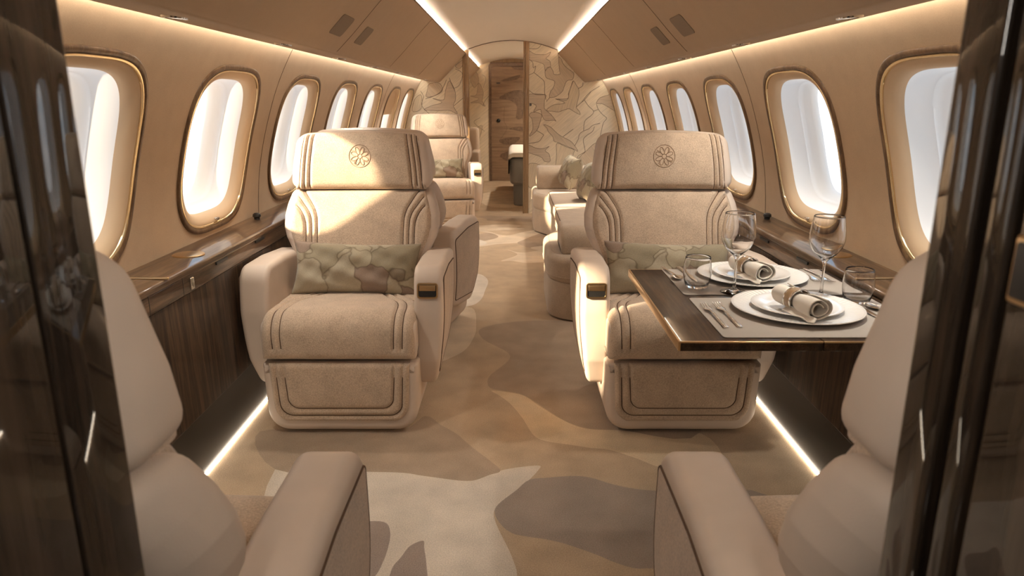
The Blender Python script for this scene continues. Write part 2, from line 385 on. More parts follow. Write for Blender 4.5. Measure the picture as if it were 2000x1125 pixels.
CARPET = [('cream', [(-0.833, 2.234), (-0.546, 2.219), (-0.473, 2.222), (-0.387, 2.211), (-0.315, 2.192), (-0.245, 2.174), (-0.183, 2.159), (-0.13, 2.159), (-0.078, 2.196), (-0.033, 2.226), (0.029, 2.247), (0.098, 2.257), (0.089, 2.219), (0.058, 2.159), (0.013, 2.089), (-0.023, 2.035), (-0.051, 1.99), (-0.057, 1.947), (-0.045, 1.888), (-0.028, 1.832), (-0.005, 1.757), (0.011, 1.688), (0.014, 1.655), (0.021, 1.506), (-0.596, 1.506)]), ('mauve', [(-0.545, 1.913), (-0.477, 1.913), (-0.395, 1.911), (-0.366, 1.859), (-0.359, 1.778), (-0.364, 1.698), (-0.374, 1.651), (-0.398, 1.597), (-0.468, 1.597)]), ('mauve', [(-0.262, 1.815), (-0.297, 1.789), (-0.315, 1.737), (-0.332, 1.688), (-0.33, 1.606), (-0.304, 1.522), (-0.215, 1.522), (-0.238, 1.698), (-0.254, 1.778)]), ('taupe', [(0.058, 2.159), (0.119, 2.174), (0.211, 2.186), (0.271, 2.174), (0.341, 2.131), (0.411, 2.103), (0.496, 2.089), (0.839, 2.062), (0.688, 1.633), (0.413, 1.684), (0.341, 1.688), (0.284, 1.717), (0.244, 1.747), (0.166, 1.794), (0.103, 1.821), (0.038, 1.837), (-0.002, 1.854), (-0.035, 1.899), (-0.054, 1.959), (-0.044, 2.009), (0.013, 2.092)]), ('brown', [(-0.988, 2.526), (-0.64, 2.516), (-0.429, 2.545), (-0.356, 2.666), (-0.285, 2.584), (-0.217, 2.507), (-0.151, 2.398), (-0.082, 2.297), (-0.041, 2.222), (-0.078, 2.193), (-0.13, 2.156), (-0.183, 2.156), (-0.244, 2.171), (-0.315, 2.189), (-0.386, 2.208), (-0.546, 2.216), (-0.832, 2.231)]), ('sand', [(-0.091, 2.929), (-0.002, 2.905), (0.056, 2.868), (0.111, 2.775), (0.179, 2.666), (0.245, 2.584), (0.311, 2.545), (0.423, 2.535), (0.737, 2.507), (0.744, 2.234), (0.55, 2.234), (0.446, 2.314), (0.359, 2.377), (0.295, 2.389), (0.214, 2.416), (0.132, 2.442), (0.091, 2.479), (0.068, 2.545), (0.043, 2.645), (-0.002, 2.775), (-0.051, 2.868)]), ('brown', [(-0.167, 3.836), (-0.159, 3.642), (-0.026, 3.432), (-0.019, 3.304), (-0.106, 3.1), (-0.102, 2.967), (-0.042, 2.929), (0.056, 2.873), (0.18, 2.67), (0.245, 2.588), (0.312, 2.549), (0.424, 2.539), (0.742, 2.526), (0.871, 3.466), (0.409, 3.919), (0.075, 3.962)]), ('light', [(-0.432, 4.095), (-0.252, 4.237), (-0.205, 3.836), (-0.217, 3.606), (-0.244, 3.466), (-0.294, 3.367), (-0.385, 3.273), (-0.542, 3.304)]), ('cream', [(-0.404, 5.055), (-0.266, 5.141), (-0.202, 5.055), (-0.171, 4.892), (-0.186, 4.629), (-0.194, 4.491), (-0.22, 4.36), (-0.268, 4.281), (-0.385, 4.236), (-0.465, 4.629)]), ('light', [(-0.437, 6.329), (-0.345, 6.361), (-0.253, 6.426), (-0.13, 6.631), (-0.229, 6.848), (-0.355, 6.962), (-0.23, 6.908), (-0.053, 6.702), (0.136, 6.924), (0.318, 7.04), (0.338, 6.886), (0.183, 6.631), (0.115, 6.493), (0.169, 6.329), (0.05, 6.329), (-0.148, 6.265), (-0.268, 6.172), (-0.422, 6.111)]), ('light', [(-0.089, 5.586), (0.046, 5.824), (-0.036, 6.022), (0.094, 5.907), (0.299, 6.051), (0.478, 6.051), (0.438, 5.511), (0.275, 5.536), (0.11, 5.511), (0.0, 5.586)]), ('brown', [(-0.356, 6.702), (-0.229, 6.848), (-0.13, 6.631), (-0.254, 6.44), (-0.345, 6.374)]), ('brown', [(0.115, 6.493), (0.211, 6.702), (0.337, 6.863), (0.384, 6.493), (0.317, 6.172), (0.169, 6.111), (0.05, 6.322)])]
# ------------------------------------------------------------------ cabin shell
H_CAM = 1.25
Y0, Y1, YPART, YREAR = -.7, 11.62, 8.1, 11.55
PROF = [(1.226,.03),(1.226,.35),(1.222,.66),(1.216,.78),(1.203,.90),(1.183,1.0),(1.157,1.10),(1.125,1.20),(1.088,1.30),(1.046,1.39),(1.002,1.47),(.955,1.545),(.90,1.60),(.80,1.665),(.70,1.715),(.575,1.757)]
pp = [np.array(q) for q in catmull(PROF, 6)]
arc = np.concatenate([[0], np.cumsum([np.linalg.norm(pp[i+1]-pp[i]) for i in range(len(pp)-1)])])
PX = np.array([q[0] for q in pp]); PZ = np.array([q[1] for q in pp]); LT = arc[-1]
def wpt(side, y, t, depth=0., n=None):
    x = float(np.interp(t, arc, PX)); z = float(np.interp(t, arc, PZ))
    if depth:
        x += n[0]*depth; z += n[1]*depth
    return (side*x, y, z)
def t_of_z(z): return float(np.interp(z, PZ, arc))
T_TOP, T_BOT = t_of_z(1.383), t_of_z(.748)
TC = (T_TOP+T_BOT)/2; HT = (T_TOP-T_BOT)/2; HY = .338
_a = wpt(1, 0, TC-.2); _b = wpt(1, 0, TC+.2)
_d = np.array([_b[0]-_a[0], _b[2]-_a[2]]); _d /= np.linalg.norm(_d)
NOUT = (_d[1], -_d[0])
WY = [2.85 + .97*(i-1) for i in range(7)]
WY[6] = 7.66

def make_wall(side, name):
    pts = []; edges = []; outl = []
    ny = 124
    rows = [LT*i/36 for i in range(37)]
    def inside(y, t, k=1.0):
        for wy in WY:
            if abs((y-wy)/(HY*k))**3.4 + abs((t-TC)/(HT*k))**3.4 < 1: return True
        return False
    for i in range(ny+1):
        for t in rows:
            y = Y0 + (Y1-Y0)*i/ny
            if not inside(y, t, 1.03): pts.append((y, t))
    for wy in WY:
        o = supell(HY, HT, 3.4, 96, wy, TC); b = len(pts); pts += o
        edges += [(b+k, b+(k+1) % 96) for k in range(96)]
    r = delaunay_2d_cdt([Vector(q) for q in pts], edges, [], 0, 1e-6)
    V = [wpt(side, q.x, q.y) for q in r[0]]
    F = []
    for f in r[2]:
        cy = sum(r[0][i].x for i in f)/3; ct = sum(r[0][i].y for i in f)/3
        if not inside(cy, ct, .999): F.append(tuple(f) if side < 0 else tuple(f)[::-1])
    mb = MB(); mb.add(V, F)
    for yj in (3.37, 6.25):
        mb.tube([wpt(side, yj, t_of_z(.7)+(T_TOP+.12-t_of_z(.7))*k/30, -.0002, NOUT) for k in range(31)], .0016, 6, m=1)
    return struct(mb.build(name, [M['wallfab'], M['seam']], smooth=180))
wall_left = make_wall(-1, 'wall_left'); wall_right = make_wall(1, 'wall_right')

def ringpts(side, wy, hy, ht, depth, n=3.4, N=96):
    return [wpt(side, a, b, depth, NOUT) for a, b in supell(hy, ht, n, N, wy, TC)]
def loft(side, wy, prof):
    mb = MB()
    P = [ringpts(side, wy, *p) for p in prof]
    return mb.grid(P, 0, False, True, flip=(side > 0))
wn = 0
for side in (-1, 1):
    for i, wy in enumerate(WY):
        wn += 1
        root = struct(loft(side, wy, [(HY+.002, HT+.002, .002, 3.4), (HY+.001, HT+.001, -.005, 3.4), (HY-.004, HT-.004, -.009, 3.4), (HY-.014, HT-.014, -.009, 3.4), (HY-.019, HT-.019, -.005, 3.4), (HY-.020, HT-.020, .003, 3.4)]).build('window_%d' % wn, M['ringwood'], smooth=50))
        loft(side, wy, [(HY-.018, HT-.018, .000, 3.4), (HY-.0195, HT-.0195, -.0065, 3.4), (HY-.024, HT-.024, -.0075, 3.4), (HY-.0275, HT-.0275, -.005, 3.4), (HY-.028, HT-.028, .003, 3.4)]).build('bronze_line', M['brass'], root, 50)
        loft(side, wy, [(HY-.026, HT-.026, .0, 3.4), (HY-.032, HT-.031, -.002, 3.4), (HY-.045, HT-.042, .0, 3.4), (HY-.060, HT-.052, .006, 3.5), (HY-.070, HT-.059, .015, 3.5), (HY-.076, HT-.063, .028, 3.6), (HY-.077, HT-.064, .034, 3.6)]).build('window_bezel', M['bezel'], root, 180)
        loft(side, wy, [(HY-.075, HT-.062, .030, 3.6), (HY-.082, HT-.068, .050, 3.6), (.225, HT-.078, .070, 3.5), (.205, HT-.084, .080, 3.4), (.200, HT-.086, .081, 3.4), (.198, HT-.088, .088, 3.4), (.180, HT-.092, .095, 3.2), (.150, HT-.100, .108, 3.0), (.136, HT-.106, .122, 3.0), (.133, HT-.108, .132, 3.0), (.18, HT-.04, .137, 3.2)]).build('window_liner', M['liner'], root, 60)
        loft(side, wy, [(.140*k, (HT-.104)*k, .1275, 3.0) for k in (1, .8, .6, .4, .2, .02)]).build('window_pane', M['pane'], root, 180)
        if side < 0 and i == 5:      # the half-drawn shade
            sh = MB()
            z_lo = 0
            poly = [(a, b) for a, b in supell(HY-.070, HT-.058, 3.5, 96, wy, TC) if b > TC+.045]
            poly.sort(key=lambda p: math.atan2(p[1]-TC, p[0]-wy))
            out = [wpt(side, a, b, .020, NOUT) for a, b in poly]; inn = [wpt(side, a, b, .027, NOUT) for a, b in poly]
            n_ = len(out)
            sh.add(out+inn, [tuple(range(n_)), tuple(range(n_, 2*n_))[::-1]] + [(k, (k+1) % n_, n_+(k+1) % n_, n_+k) for k in range(n_)])
            sh.build('window_shade', M['bezel'], root, 0)
        lp = wpt(side, wy+.02, TC-HT+.038, -.003, NOUT)
        mb = MB().rbox((-.016, -.006, -.006), (.016, .006, .006), .003)
        mb.build('shade_latch', M['steel'], root, 40, lp, (0, 0, PI/2))

# ceiling arch, one mesh
xs = [-.60 + 1.2*k/48 for k in range(49)]
ceil_z = lambda x: 1.896 - .40*x*x
mb = MB().grid([[(x, y, ceil_z(x)) for y in (Y0, 1, 2, 3, 4, 5, 6, 7, YPART, 9, 10, 11, Y1)] for x in xs], flip=True)
ceiling = struct(mb.build('ceiling', M['ceil'], smooth=180))
mb = MB().tube([(x, YPART-.0, ceil_z(x)-.001) for x in xs[5:45]], .006, 6); mb.build('ceiling_joint', M['seam'], ceiling)

# overhead lockers along both sides (closed profile, extruded along the cabin)
BIN = catmull([(.505,1.757),(.60,1.660),(.70,1.553),(.765,1.488)], 6) + catmull([(.775,1.478),(.795,1.462),(.82,1.456),(.95,1.470)], 6) + [(.957,1.474),(.957,1.482),(.90,1.50),(.84,1.53),(.70,1.66),(.58,1.745),(.540,1.735),(.512,1.763)]
def locker(side, name):
    mb = MB()
    P = [[(side*a, y, b) for a, b in BIN] for y in [Y0+.02 + (Y1-Y0-.04)*k/30 for k in range(31)]]
    mb.grid(P, 0, False, True, flip=(side < 0))
    def pos(k): # k from 0 (top) to 1 (bottom) on the sloping face
        return (.505+.265*k, 1.757-.2725*k)
    j = mb
    for yj in (.95, 3.33, 4.75, 6.2):
        j.tube([(side*(a-.0002), yj, b-.0002) for a, b in BIN[:24]], .0013, 6, m=1)
    hx = [pos(.50), pos(.86)]
    for ya in (2.24, 2.44) if side < 0 else (2.30, 2.52):
        j.tube([(side*hx[0][0], ya, hx[0][1]), (side*hx[1][0], ya, hx[1][1])], .0012, 6, m=1)
    yy = (2.24, 2.44) if side < 0 else (2.30, 2.52)
    for h in hx: j.tube([(side*h[0], yy[0], h[1]), (side*h[0], yy[1], h[1])], .0012, 6, m=1)
    o = struct(mb.build(name, [M['binfab'], M['seam']], smooth=50))
    MB().tube([(side*.5065, Y0+.05+k*.6, 1.7595) for k in range(20)], .0045, 6).build('edge_trim', M['ringwood'], o)
    return o
locker_left = locker(-1, 'ceiling_left'); locker_right = locker(1, 'ceiling_right')
SL = math.atan2(.2725, .265)
for side in (-1, 1):
    sname = 'the dining table' if side > 0 else 'the armchair without a table'
    for y0, y1, k0, k1, w in ((2.985, 3.185, .615, .875, 'larger near'), (3.455, 3.62, .62, .885, 'smaller far')):
        L = math.hypot(.265, .2725)
        mb = MB().prism(rpoly([(-.5*(y1-y0), -(k1-k0)*L/2, .02), (.5*(y1-y0), -(k1-k0)*L/2, .02), (.5*(y1-y0), (k1-k0)*L/2, .02), (-.5*(y1-y0), (k1-k0)*L/2, .02)]), -.002, .0035, .0012, 2)
        kc = (k0+k1)/2
        o = mb.build('air_vent', M['ventgrey'])
        # local x -> along Y, local y -> down the slope, local z -> out of the face
        dn = Vector((side*.265, 0, -.2725)).normalized(); ax = Vector((0, 1, 0)); nz = ax.cross(dn)
        if nz.z > 0: nz = -nz; ax = -ax
        R = Matrix((ax, dn, nz)).transposed()
        o.matrix_world = Matrix.Translation(Vector((side*(.505+.265*kc), (y0+y1)/2, 1.757-.2725*kc)) + nz*.001) @ R.to_4x4()
        tag(o, '%s taupe vent cover on the overhead locker above %s' % (w, sname), 'vent')
    for k, y in enumerate((1.93, 2.82, 3.72, 4.62, 5.52, 6.42, 7.32)):
        order = ('first', 'second', 'third', 'fourth', 'fifth', 'sixth', 'seventh')[k]
        t = thing('reading_light', '%s small round reading light along the locker above %s' % (order, 'the dining table side' if side > 0 else 'the armchair side without a table'), 'light', (side*.868, y, 1.4605), 0, 'reading lights under the overhead lockers')
        t.rotation_euler = (0, side*-.105, 0)
        MB().lathe([(.024,.002),(.024,-.003),(.028,-.005),(.033,-.0035),(.034,.003)], 28).build('bezel_ring', M['steel'], t, 40)
        MB().lathe([(.0001,-.001),(.0245,-.001),(.0245,.002)], 28).build('lens', M['lens'], t, 40)

# floor: one carpet with an inlaid pattern
def pip(p, poly):
    x, y = p; c = False; n = len(poly); j = n-1
    for i in range(n):
        xi, yi = poly[i]; xj, yj = poly[j]
        if (yi > y) != (yj > y) and x < (xj-xi)*(y-yi)/(yj-yi)+xi: c = not c
        j = i
    return c
def inlay(base, regions):
    pts = list(base); n = len(base); edges = [(i, (i+1) % n) for i in range(n)]
    polys = []
    for mi, poly in regions:
        P = catmull(poly, 5, True); b = len(pts); pts += [(float(q[0]), float(q[1])) for q in P]
        edges += [(b+i, b+(i+1) % len(P)) for i in range(len(P))]; polys.append((mi, P))
    r = delaunay_2d_cdt([Vector(p) for p in pts], edges, [], 0, 1e-5)
    F = []; MI = []
    for f in r[2]:
        c = (sum(r[0][i].x for i in f)/3, sum(r[0][i].y for i in f)/3)
        if not pip(c, base): continue
        mi = 0
        for k, P in polys:
            if pip(c, P): mi = k
        F.append(tuple(f)); MI.append(mi)
    return [(v.x, v.y) for v in r[0]], F, MI
ck = list(CARP.keys())
regs = [(ck.index(k), p) for k, p in CARPET]
for (k, cx, cy, sx, sy) in (('light', .55, 6.1, .3, .25), ('cream', -.6, 6.3, .3, .35), ('light', -.15, 9.4, .4, .7), ('brown', .1, 7.7, .5, .22), ('light', -.2, 7.15, .35, .16)):
    regs.append((ck.index(k), [(cx+sx*math.cos(a)*(1+.3*math.sin(3*a+cx*9)), cy+sy*math.sin(a)*(1+.25*math.cos(2*a+cy*5))) for a in [2*PI*q/10 for q in range(10)]]))
fv, ff, fm = inlay([(-1.23, Y0), (1.23, Y0), (1.23, Y1), (-1.23, Y1)], regs)
mb = MB()
for i, k in enumerate(ck): mb.add([(a, b, 0.) for a, b in fv], [f for f, q in zip(ff, fm) if q == i], i)
floor = struct(mb.build('floor', [CARPMAT[k] for k in ck], smooth=0))

# lower sides: dark kick panel, floor light strip, dado and ledge
for side, nm in ((-1, 'left'), (1, 'right')):
    mb = MB().box((side*1.062 if side > 0 else -1.10, .536, -.02), (1.10 if side > 0 else -1.062, 6.95, .215))
    struct(mb.build('baseboard_'+nm, M['darkmetal'], smooth=0))
    for (ya, yb, wh) in ((.56, 6.9, 'cabin'),):
        mb = MB()
        n_ = 40
        a = [(side*1.0615, ya+(yb-ya)*k/n_) for k in range(n_+1)]
        mb.grid([[(side*1.0615, y, .004) for _, y in a], [(side*1.0615, y, .010) for _, y in a], [(side*1.056, y, .010) for _, y in a], [(side*1.0545, y, .002) for _, y in a]], flip=(side > 0))
        o = mb.build('led_strip', M['led'], smooth=0)
        tag(o, 'glowing light strip along the carpet edge, %s' % ('dining table side' if side > 0 else 'side without a table'), 'light strip', 'floor light strips')
    # ledge profile: (distance from the centre line, height)
    what = 'the dining table side' if side > 0 else 'the armchair side without a table'
    root = thing('side_ledge', 'long lacquered walnut side ledge under the windows on %s' % what, 'ledge')
    def ext(poly, name, mat, ya=1.33, yb=6.80, r=.003, par=root, joints=()):
        m_ = MB().prism(poly, ya, yb, r, 3, mp=lambda a, b, c: (side*a, c, b))
        if side > 0: m_.f = [f[::-1] for f in m_.f]
        for y in joints: m_.box((min(side*1.0612, side*1.066), y, .640), (max(side*1.0612, side*1.066), y+.003, .700), 1)
        return m_.build(name, [mat, M['black']], par, 35)
    ext(rpoly([(1.058,.700,.003),(1.235,.706,.002),(1.235,.728,.002),(1.058,.7225,.008)]), 'ledge_top', M['wood'])
    ext(rpoly([(1.062,.640,.004),(1.10,.640,.002),(1.10,.699,.002),(1.062,.699,.004)]), 'fascia', M['wood'], joints=(1.98, 2.20, 3.3, 4.2))
    ext(rpoly([(1.059,.217,.002),(1.085,.217,.002),(1.085,.638,.002),(1.066,.638,.002)]), 'dado_panel', M['woodv'])
    for y in (2.46, 2.86, 3.9, 4.6):
        MB().box((min(side*1.056, side*1.066), y, .684), (max(side*1.056, side*1.066), y+.10, .694)).build('vent_slot', M['black'], root, 0)
    mb = MB().rbox((-.004, -.012, -.02), (.004, .012, .02), .003); mb.build('latch', M['steel'], root, 40, (side*1.060, 2.26, .668))
    mb = MB().lathe([(.001,.004),(.046,.004),(.050,.0035),(.054,.001),(.054,-.002)], 40); mb.build('cup_holder_lid', M['bronze'], root, 40, (side*1.145, 2.44, .7262))
    mb = MB().rbox((-.085, -.006, -.002), (.085, .006, .004), .002); mb.build('pull_bar', M['bronze'], root, 40, (side*1.135, 2.09, .7262))
    mb = MB().lathe([(.0005,.030),(.010,.029),(.017,.024),(.019,.014),(.013,.008),(.013,0)], 28); mb.build('stowage_knob', M['black'], root, 40, (side*1.175, 3.22, .7255))

# near partitions flanking the camera (the doorway the photograph is taken through)
for side, nm in ((-1, 'near_left'), (1, 'near_right')):
    mb = MB()
    y1 = .535; x0 = .320
    o = []
    if side > 0:
        o = [(x0, y1-.0, .006), (x0, .484, .004), (x0+.014, .484, .002), (x0+.014, .472, .002), (x0, .472, .004), (x0, .447, .004), (x0+.012, .447, .002), (x0+.012, .440, .002), (x0, .440, .004), (x0, .15, .01), (1.22, .15, 0), (1.22, y1, 0)]
    else:
        o = [(x0, y1, .006), (x0, .459, .003), (x0+.004, .459, .001), (x0+.004, .455, .001), (x0, .455, .003), (x0, .15, .01), (1.22, .15, 0), (1.22, y1, 0)]
    out = rpoly([(side*a, b, r) for a, b, r in o], 4)
    mb.prism(out, -.01, 1.93, 0)
    w = struct(mb.build('wall_'+nm, M['darkwood'], smooth=30))
    if side > 0:
        MB().rbox((-.003, -.017, -.022), (.003, .017, .022), .003).build('switch_frame', M['bronze'], w, 40, (x0-.001, .419, 1.148))
        MB().rbox((-.003, -.013, -.018), (.003, .013, .018), .002).build('switch', M['black'], w, 40, (x0-.003, .419, 1.148))
mb = MB().box((-1.25, Y0-.03, -.02), (1.25, Y0, 1.95)); struct(mb.build('wall_back', M['darkwood'], smooth=0))

# far partition with marquetry, doorway and jambs
def arch_outline(x0, x1, n=24):
    """cabin cross-section between two x positions (both on the same side or spanning)"""
    def top(x):
        a = abs(x)
        if a <= .575: return ceil_z(x)+.004
        return float(np.interp(-a, -PX[PZ > .9], PZ[PZ > .9]))
    xs_ = [x0+(x1-x0)*k/n for k in range(n+1)]
    return [(x0, 0.)] + [(x1, 0.)] + [(x, top(x)) for x in reversed(xs_)]
def marq_panel(name, x0, x1, y, data, mats, th=.03, par=None, base=None, lw=.0022):
    base = base or arch_outline(x0, x1)
    idx = [1, 2, 3, 1, 1, 2, 1, 3, 1, 2, 3]
    if len(mats) == 3: idx = [1]*12
    V, F, MI = inlay(base, [(idx[i % len(idx)], p) for i, p in enumerate(data['dark'])])
    mb = MB()
    for q in range(len(mats)-1): mb.add([(a, y, b) for a, b in V], [f for f, k in zip(F, MI) if k == q], q)
    n_ = len(base)
    mb.add([(a, y, b) for a, b in base]+[(a, y+th, b) for a, b in base], [(k, (k+1) % n_, n_+(k+1) % n_, n_+k) for k in range(n_)]+[tuple(range(n_, 2*n_))], 0)
    L = len(mats)-1
    for l in data['lines']: mb.tube([(a, y, b) for a, b in catmull(l, 6)], lw, 6, m=L)
    for l in data['dark']: mb.tube([(a, y, b) for a, b in catmull(l, 5, True)], lw*.8, 6, True, m=L)
    return struct(mb.build(name, mats, par, smooth=30))
wall_far_right = marq_panel('wall_far_right', .185, 1.215, YPART, MARQ_RIGHT, M['mq'])
wall_far_left = marq_panel('wall_far_left', -1.215, -.535, YPART, MARQ_LEFT, M['mq'])
for a, b, par in ((.125, .188, wall_far_right), (-.545, -.475, wall_far_left)):
    t_ = lambda x: ceil_z(x)+.002
    mb = MB().prism(rpoly([(a, YPART-.012, .003), (a+.26*(b-a), YPART-.012, .003), (a+.30*(b-a), YPART-.006, .001), (a+.36*(b-a), YPART-.012, .003), (b, YPART-.012, .003), (b, YPART+.05, .003), (a, YPART+.05, .003)], 3), 0, t_((a+b)/2)-.002, 0)
    mb.build('door_jamb', M['jamb'], par, 30)
mb = MB().rbox((-.011, -.004, -.013), (.011, .004, .013), .002).build('light_switch', M['black'], wall_far_right, 40, (.206, YPART-.003, 1.215))
MB().rbox((-.005, -.003, -.005), (.005, .003, .005), .001).build('switch_button', M['steel'], wall_far_right, 40, (.206, YPART-.007, 1.215))

# rear compartment end wall with its door
wall_rear = marq_panel('wall_rear', -1.215, -.345, YREAR, MARQ_REAR, M['mq'])
mb = MB().add([(a, YREAR+.02, b) for a, b in arch_outline(-.345, 1.215)], [tuple(range(27))]); mb.build('wall_panel', M['jamb'], wall_rear, 0)
mb = MB().prism(rpoly([(-.365,0,0),(-.325,0,0),(-.325,1.78,.05),(.43,1.78,.05),(.43,0,0),(.47,0,0),(.47,1.84,.06),(-.365,1.84,.06)],5), YREAR-.02, YREAR+.03, .004, 2, mp=lambda a,b,c:(a,c,b))
struct(mb.build('trim_1', M['doordark'], smooth=30))
door = marq_panel('door_1', -.325, .43, YREAR-.008, MARQ_DOOR, [M['doorwood'], M['doordark'], M['seam']], base=[(-.325,.004),(.43,.004),(.43,1.78),(-.325,1.78)], lw=.0015)
MB().lathe([(.0005,.022),(.02,.02),(.028,.012),(.03,0)], 28).build('door_knob', M['black'], door, 40, (-.215, YREAR-.008, .955), (PI/2, 0, 0))
MB().rbox((-.03, -.004, -.008), (.03, .004, .008), .003).build('door_latch', M['black'], door, 40, (-.215, YREAR-.010, 1.53))
struct(MB().box((-1.25, Y1, -.02), (1.25, Y1+.03, 1.95)).build('wall_end', M['jamb'], smooth=0))
# ------------------------------------------------------------------ upholstery pads
def seg_dist(X, S, poly):
    d = np.full(X.shape, 1e9)
    for (a, b), (c, e) in zip(poly[:-1], poly[1:]):
        vx, vy = c-a, e-b; L = vx*vx+vy*vy+1e-12
        t = np.clip(((X-a)*vx+(S-b)*vy)/L, 0, 1)
        d = np.minimum(d, np.hypot(X-(a+t*vx), S-(b+t*vy)))
    return d
class Pad:
    """a padded panel swept along a path in the YZ plane; x runs across, s along, h outwards"""
    def __init__(p, path, hw, T, r, seams=(), gd=.0095, gw=.007, nx=130, ds=.006, side=1, warp=None, skirt=.03, puff=0.):
        path = np.array(path, float)
        d = np.concatenate([[0], np.cumsum(np.linalg.norm(np.diff(path, axis=0), axis=1))])
        p.path, p.d, p.L = path, d, d[-1]
        p.hw, p.T, p.r, p.seams, p.gd, p.gw, p.side, p.warp, p.puff = hw, T, r, [np.array(q) for q in seams], gd, gw, side, warp, puff
        n = int(p.L/ds); ss = np.linspace(0, p.L, n+1)
        e = r*np.array([.03,.1,.2,.35,.55,.8])
        ss = np.unique(np.concatenate([ss, e, p.L-e]))
        t = np.linspace(-1, 1, nx+1); u = np.sign(t)*(1-(1-np.abs(t))**1.6)
        HWm = float(np.max(hw(ss)))
        ex = 1-np.array([.02,.08,.18,.35,.6,.85])*r/HWm
        u = np.unique(np.concatenate([u, ex, -ex]))
        S, U = np.meshgrid(ss, u, indexing='ij')
        X = U*hw(S)
        Hh = p.h(X, S)
        P = p.pt(X, S, Hh)
        p.P = P
        # border skirt
        hb = -skirt
        ring = [(0, j) for j in range(len(u))] + [(i, len(u)-1) for i in range(1, len(ss))] + [(len(ss)-1, j) for j in range(len(u)-2, -1, -1)] + [(i, 0) for i in range(len(ss)-2, 0, -1)]
        nv = len(u)
        V = [tuple(q) for q in P.reshape(-1, 3)]
        F = []
        for i in range(len(ss)-1):
            for j in range(nv-1):
                F.append((i*nv+j, i*nv+j+1, (i+1)*nv+j+1, (i+1)*nv+j))
        base = len(V)
        rx = np.array([X[i, j] for i, j in ring]); rs = np.array([S[i, j] for i, j in ring])
        Q = p.pt(rx*.985, rs, np.full(rx.shape, hb))
        V += [tuple(q) for q in Q]
        n_ = len(ring)
        for k in range(n_):
            a = ring[k][0]*nv+ring[k][1]; b = ring[(k+1) % n_][0]*nv+ring[(k+1) % n_][1]
            F.append((b, a, base+k, base+(k+1) % n_))
        if side < 0: F = [f[::-1] for f in F]
        p.V, p.F = V, F
    def h(p, X, S):
        hw = p.hw(S)
        e = np.minimum(np.minimum(hw-np.abs(X), S), p.L-S); e = np.clip(e, 0, None)
        drop = np.where(e < p.r, p.r-np.sqrt(np.clip(p.r**2-(p.r-e)**2, 0, None)), 0)
        H = p.T - drop
        if p.puff: H = H + p.puff*(1-np.clip(np.abs(X)/hw, 0, 1)**2.5)*(1-np.abs(2*S/p.L-1)**3)
        for q in p.seams:
            d = seg_dist(X, S, q)
            H = H - p.gd*np.exp(-(d/p.gw)**2)
        return H
    def pt(p, X, S, Hh):
        y = np.interp(S, p.d, p.path[:, 0]); z = np.interp(S, p.d, p.path[:, 1])
        k = .004
        y1 = np.interp(np.clip(S+k, 0, p.L), p.d, p.path[:, 0]); y0 = np.interp(np.clip(S-k, 0, p.L), p.d, p.path[:, 0])
        z1 = np.interp(np.clip(S+k, 0, p.L), p.d, p.path[:, 1]); z0 = np.interp(np.clip(S-k, 0, p.L), p.d, p.path[:, 1])
        ty, tz = y1-y0, z1-z0; L = np.hypot(ty, tz)+1e-12; ty, tz = ty/L, tz/L
        ny, nz = (-tz*p.side, ty*p.side)
        A = np.stack([X, y+ny*Hh, z+nz*Hh], -1)
        if p.warp: A = p.warp(A, X, S)
        return A
    def build(p, name, mat, parent):
        mb = MB().add(p.V, p.F)
        for q in p.seams:
            A = p.pt(q[:, 0], q[:, 1], p.h(q[:, 0], q[:, 1])+.0004)
            mb.tube([tuple(a) for a in A], .0021, 5, m=1)
        return mb.build(name, [mat, M['seam']], parent, 180)
    def seam_tubes(p, name, mat, parent, r=.0014, lift=.0004, lines=None):
        mb = MB()
        for q in (lines if lines is not None else p.seams):
            q = np.array(q)
            A = p.pt(q[:, 0], q[:, 1], p.h(q[:, 0], q[:, 1])+lift)
            mb.tube([tuple(a) for a in A], r, 5)
        return mb.build(name, mat, parent, 60)
def mir(lines):
    o = []
    for l in lines:
        l = np.array(catmull(l, 10)); o.append(l); o.append(l*np.array([-1, 1]))
    return o

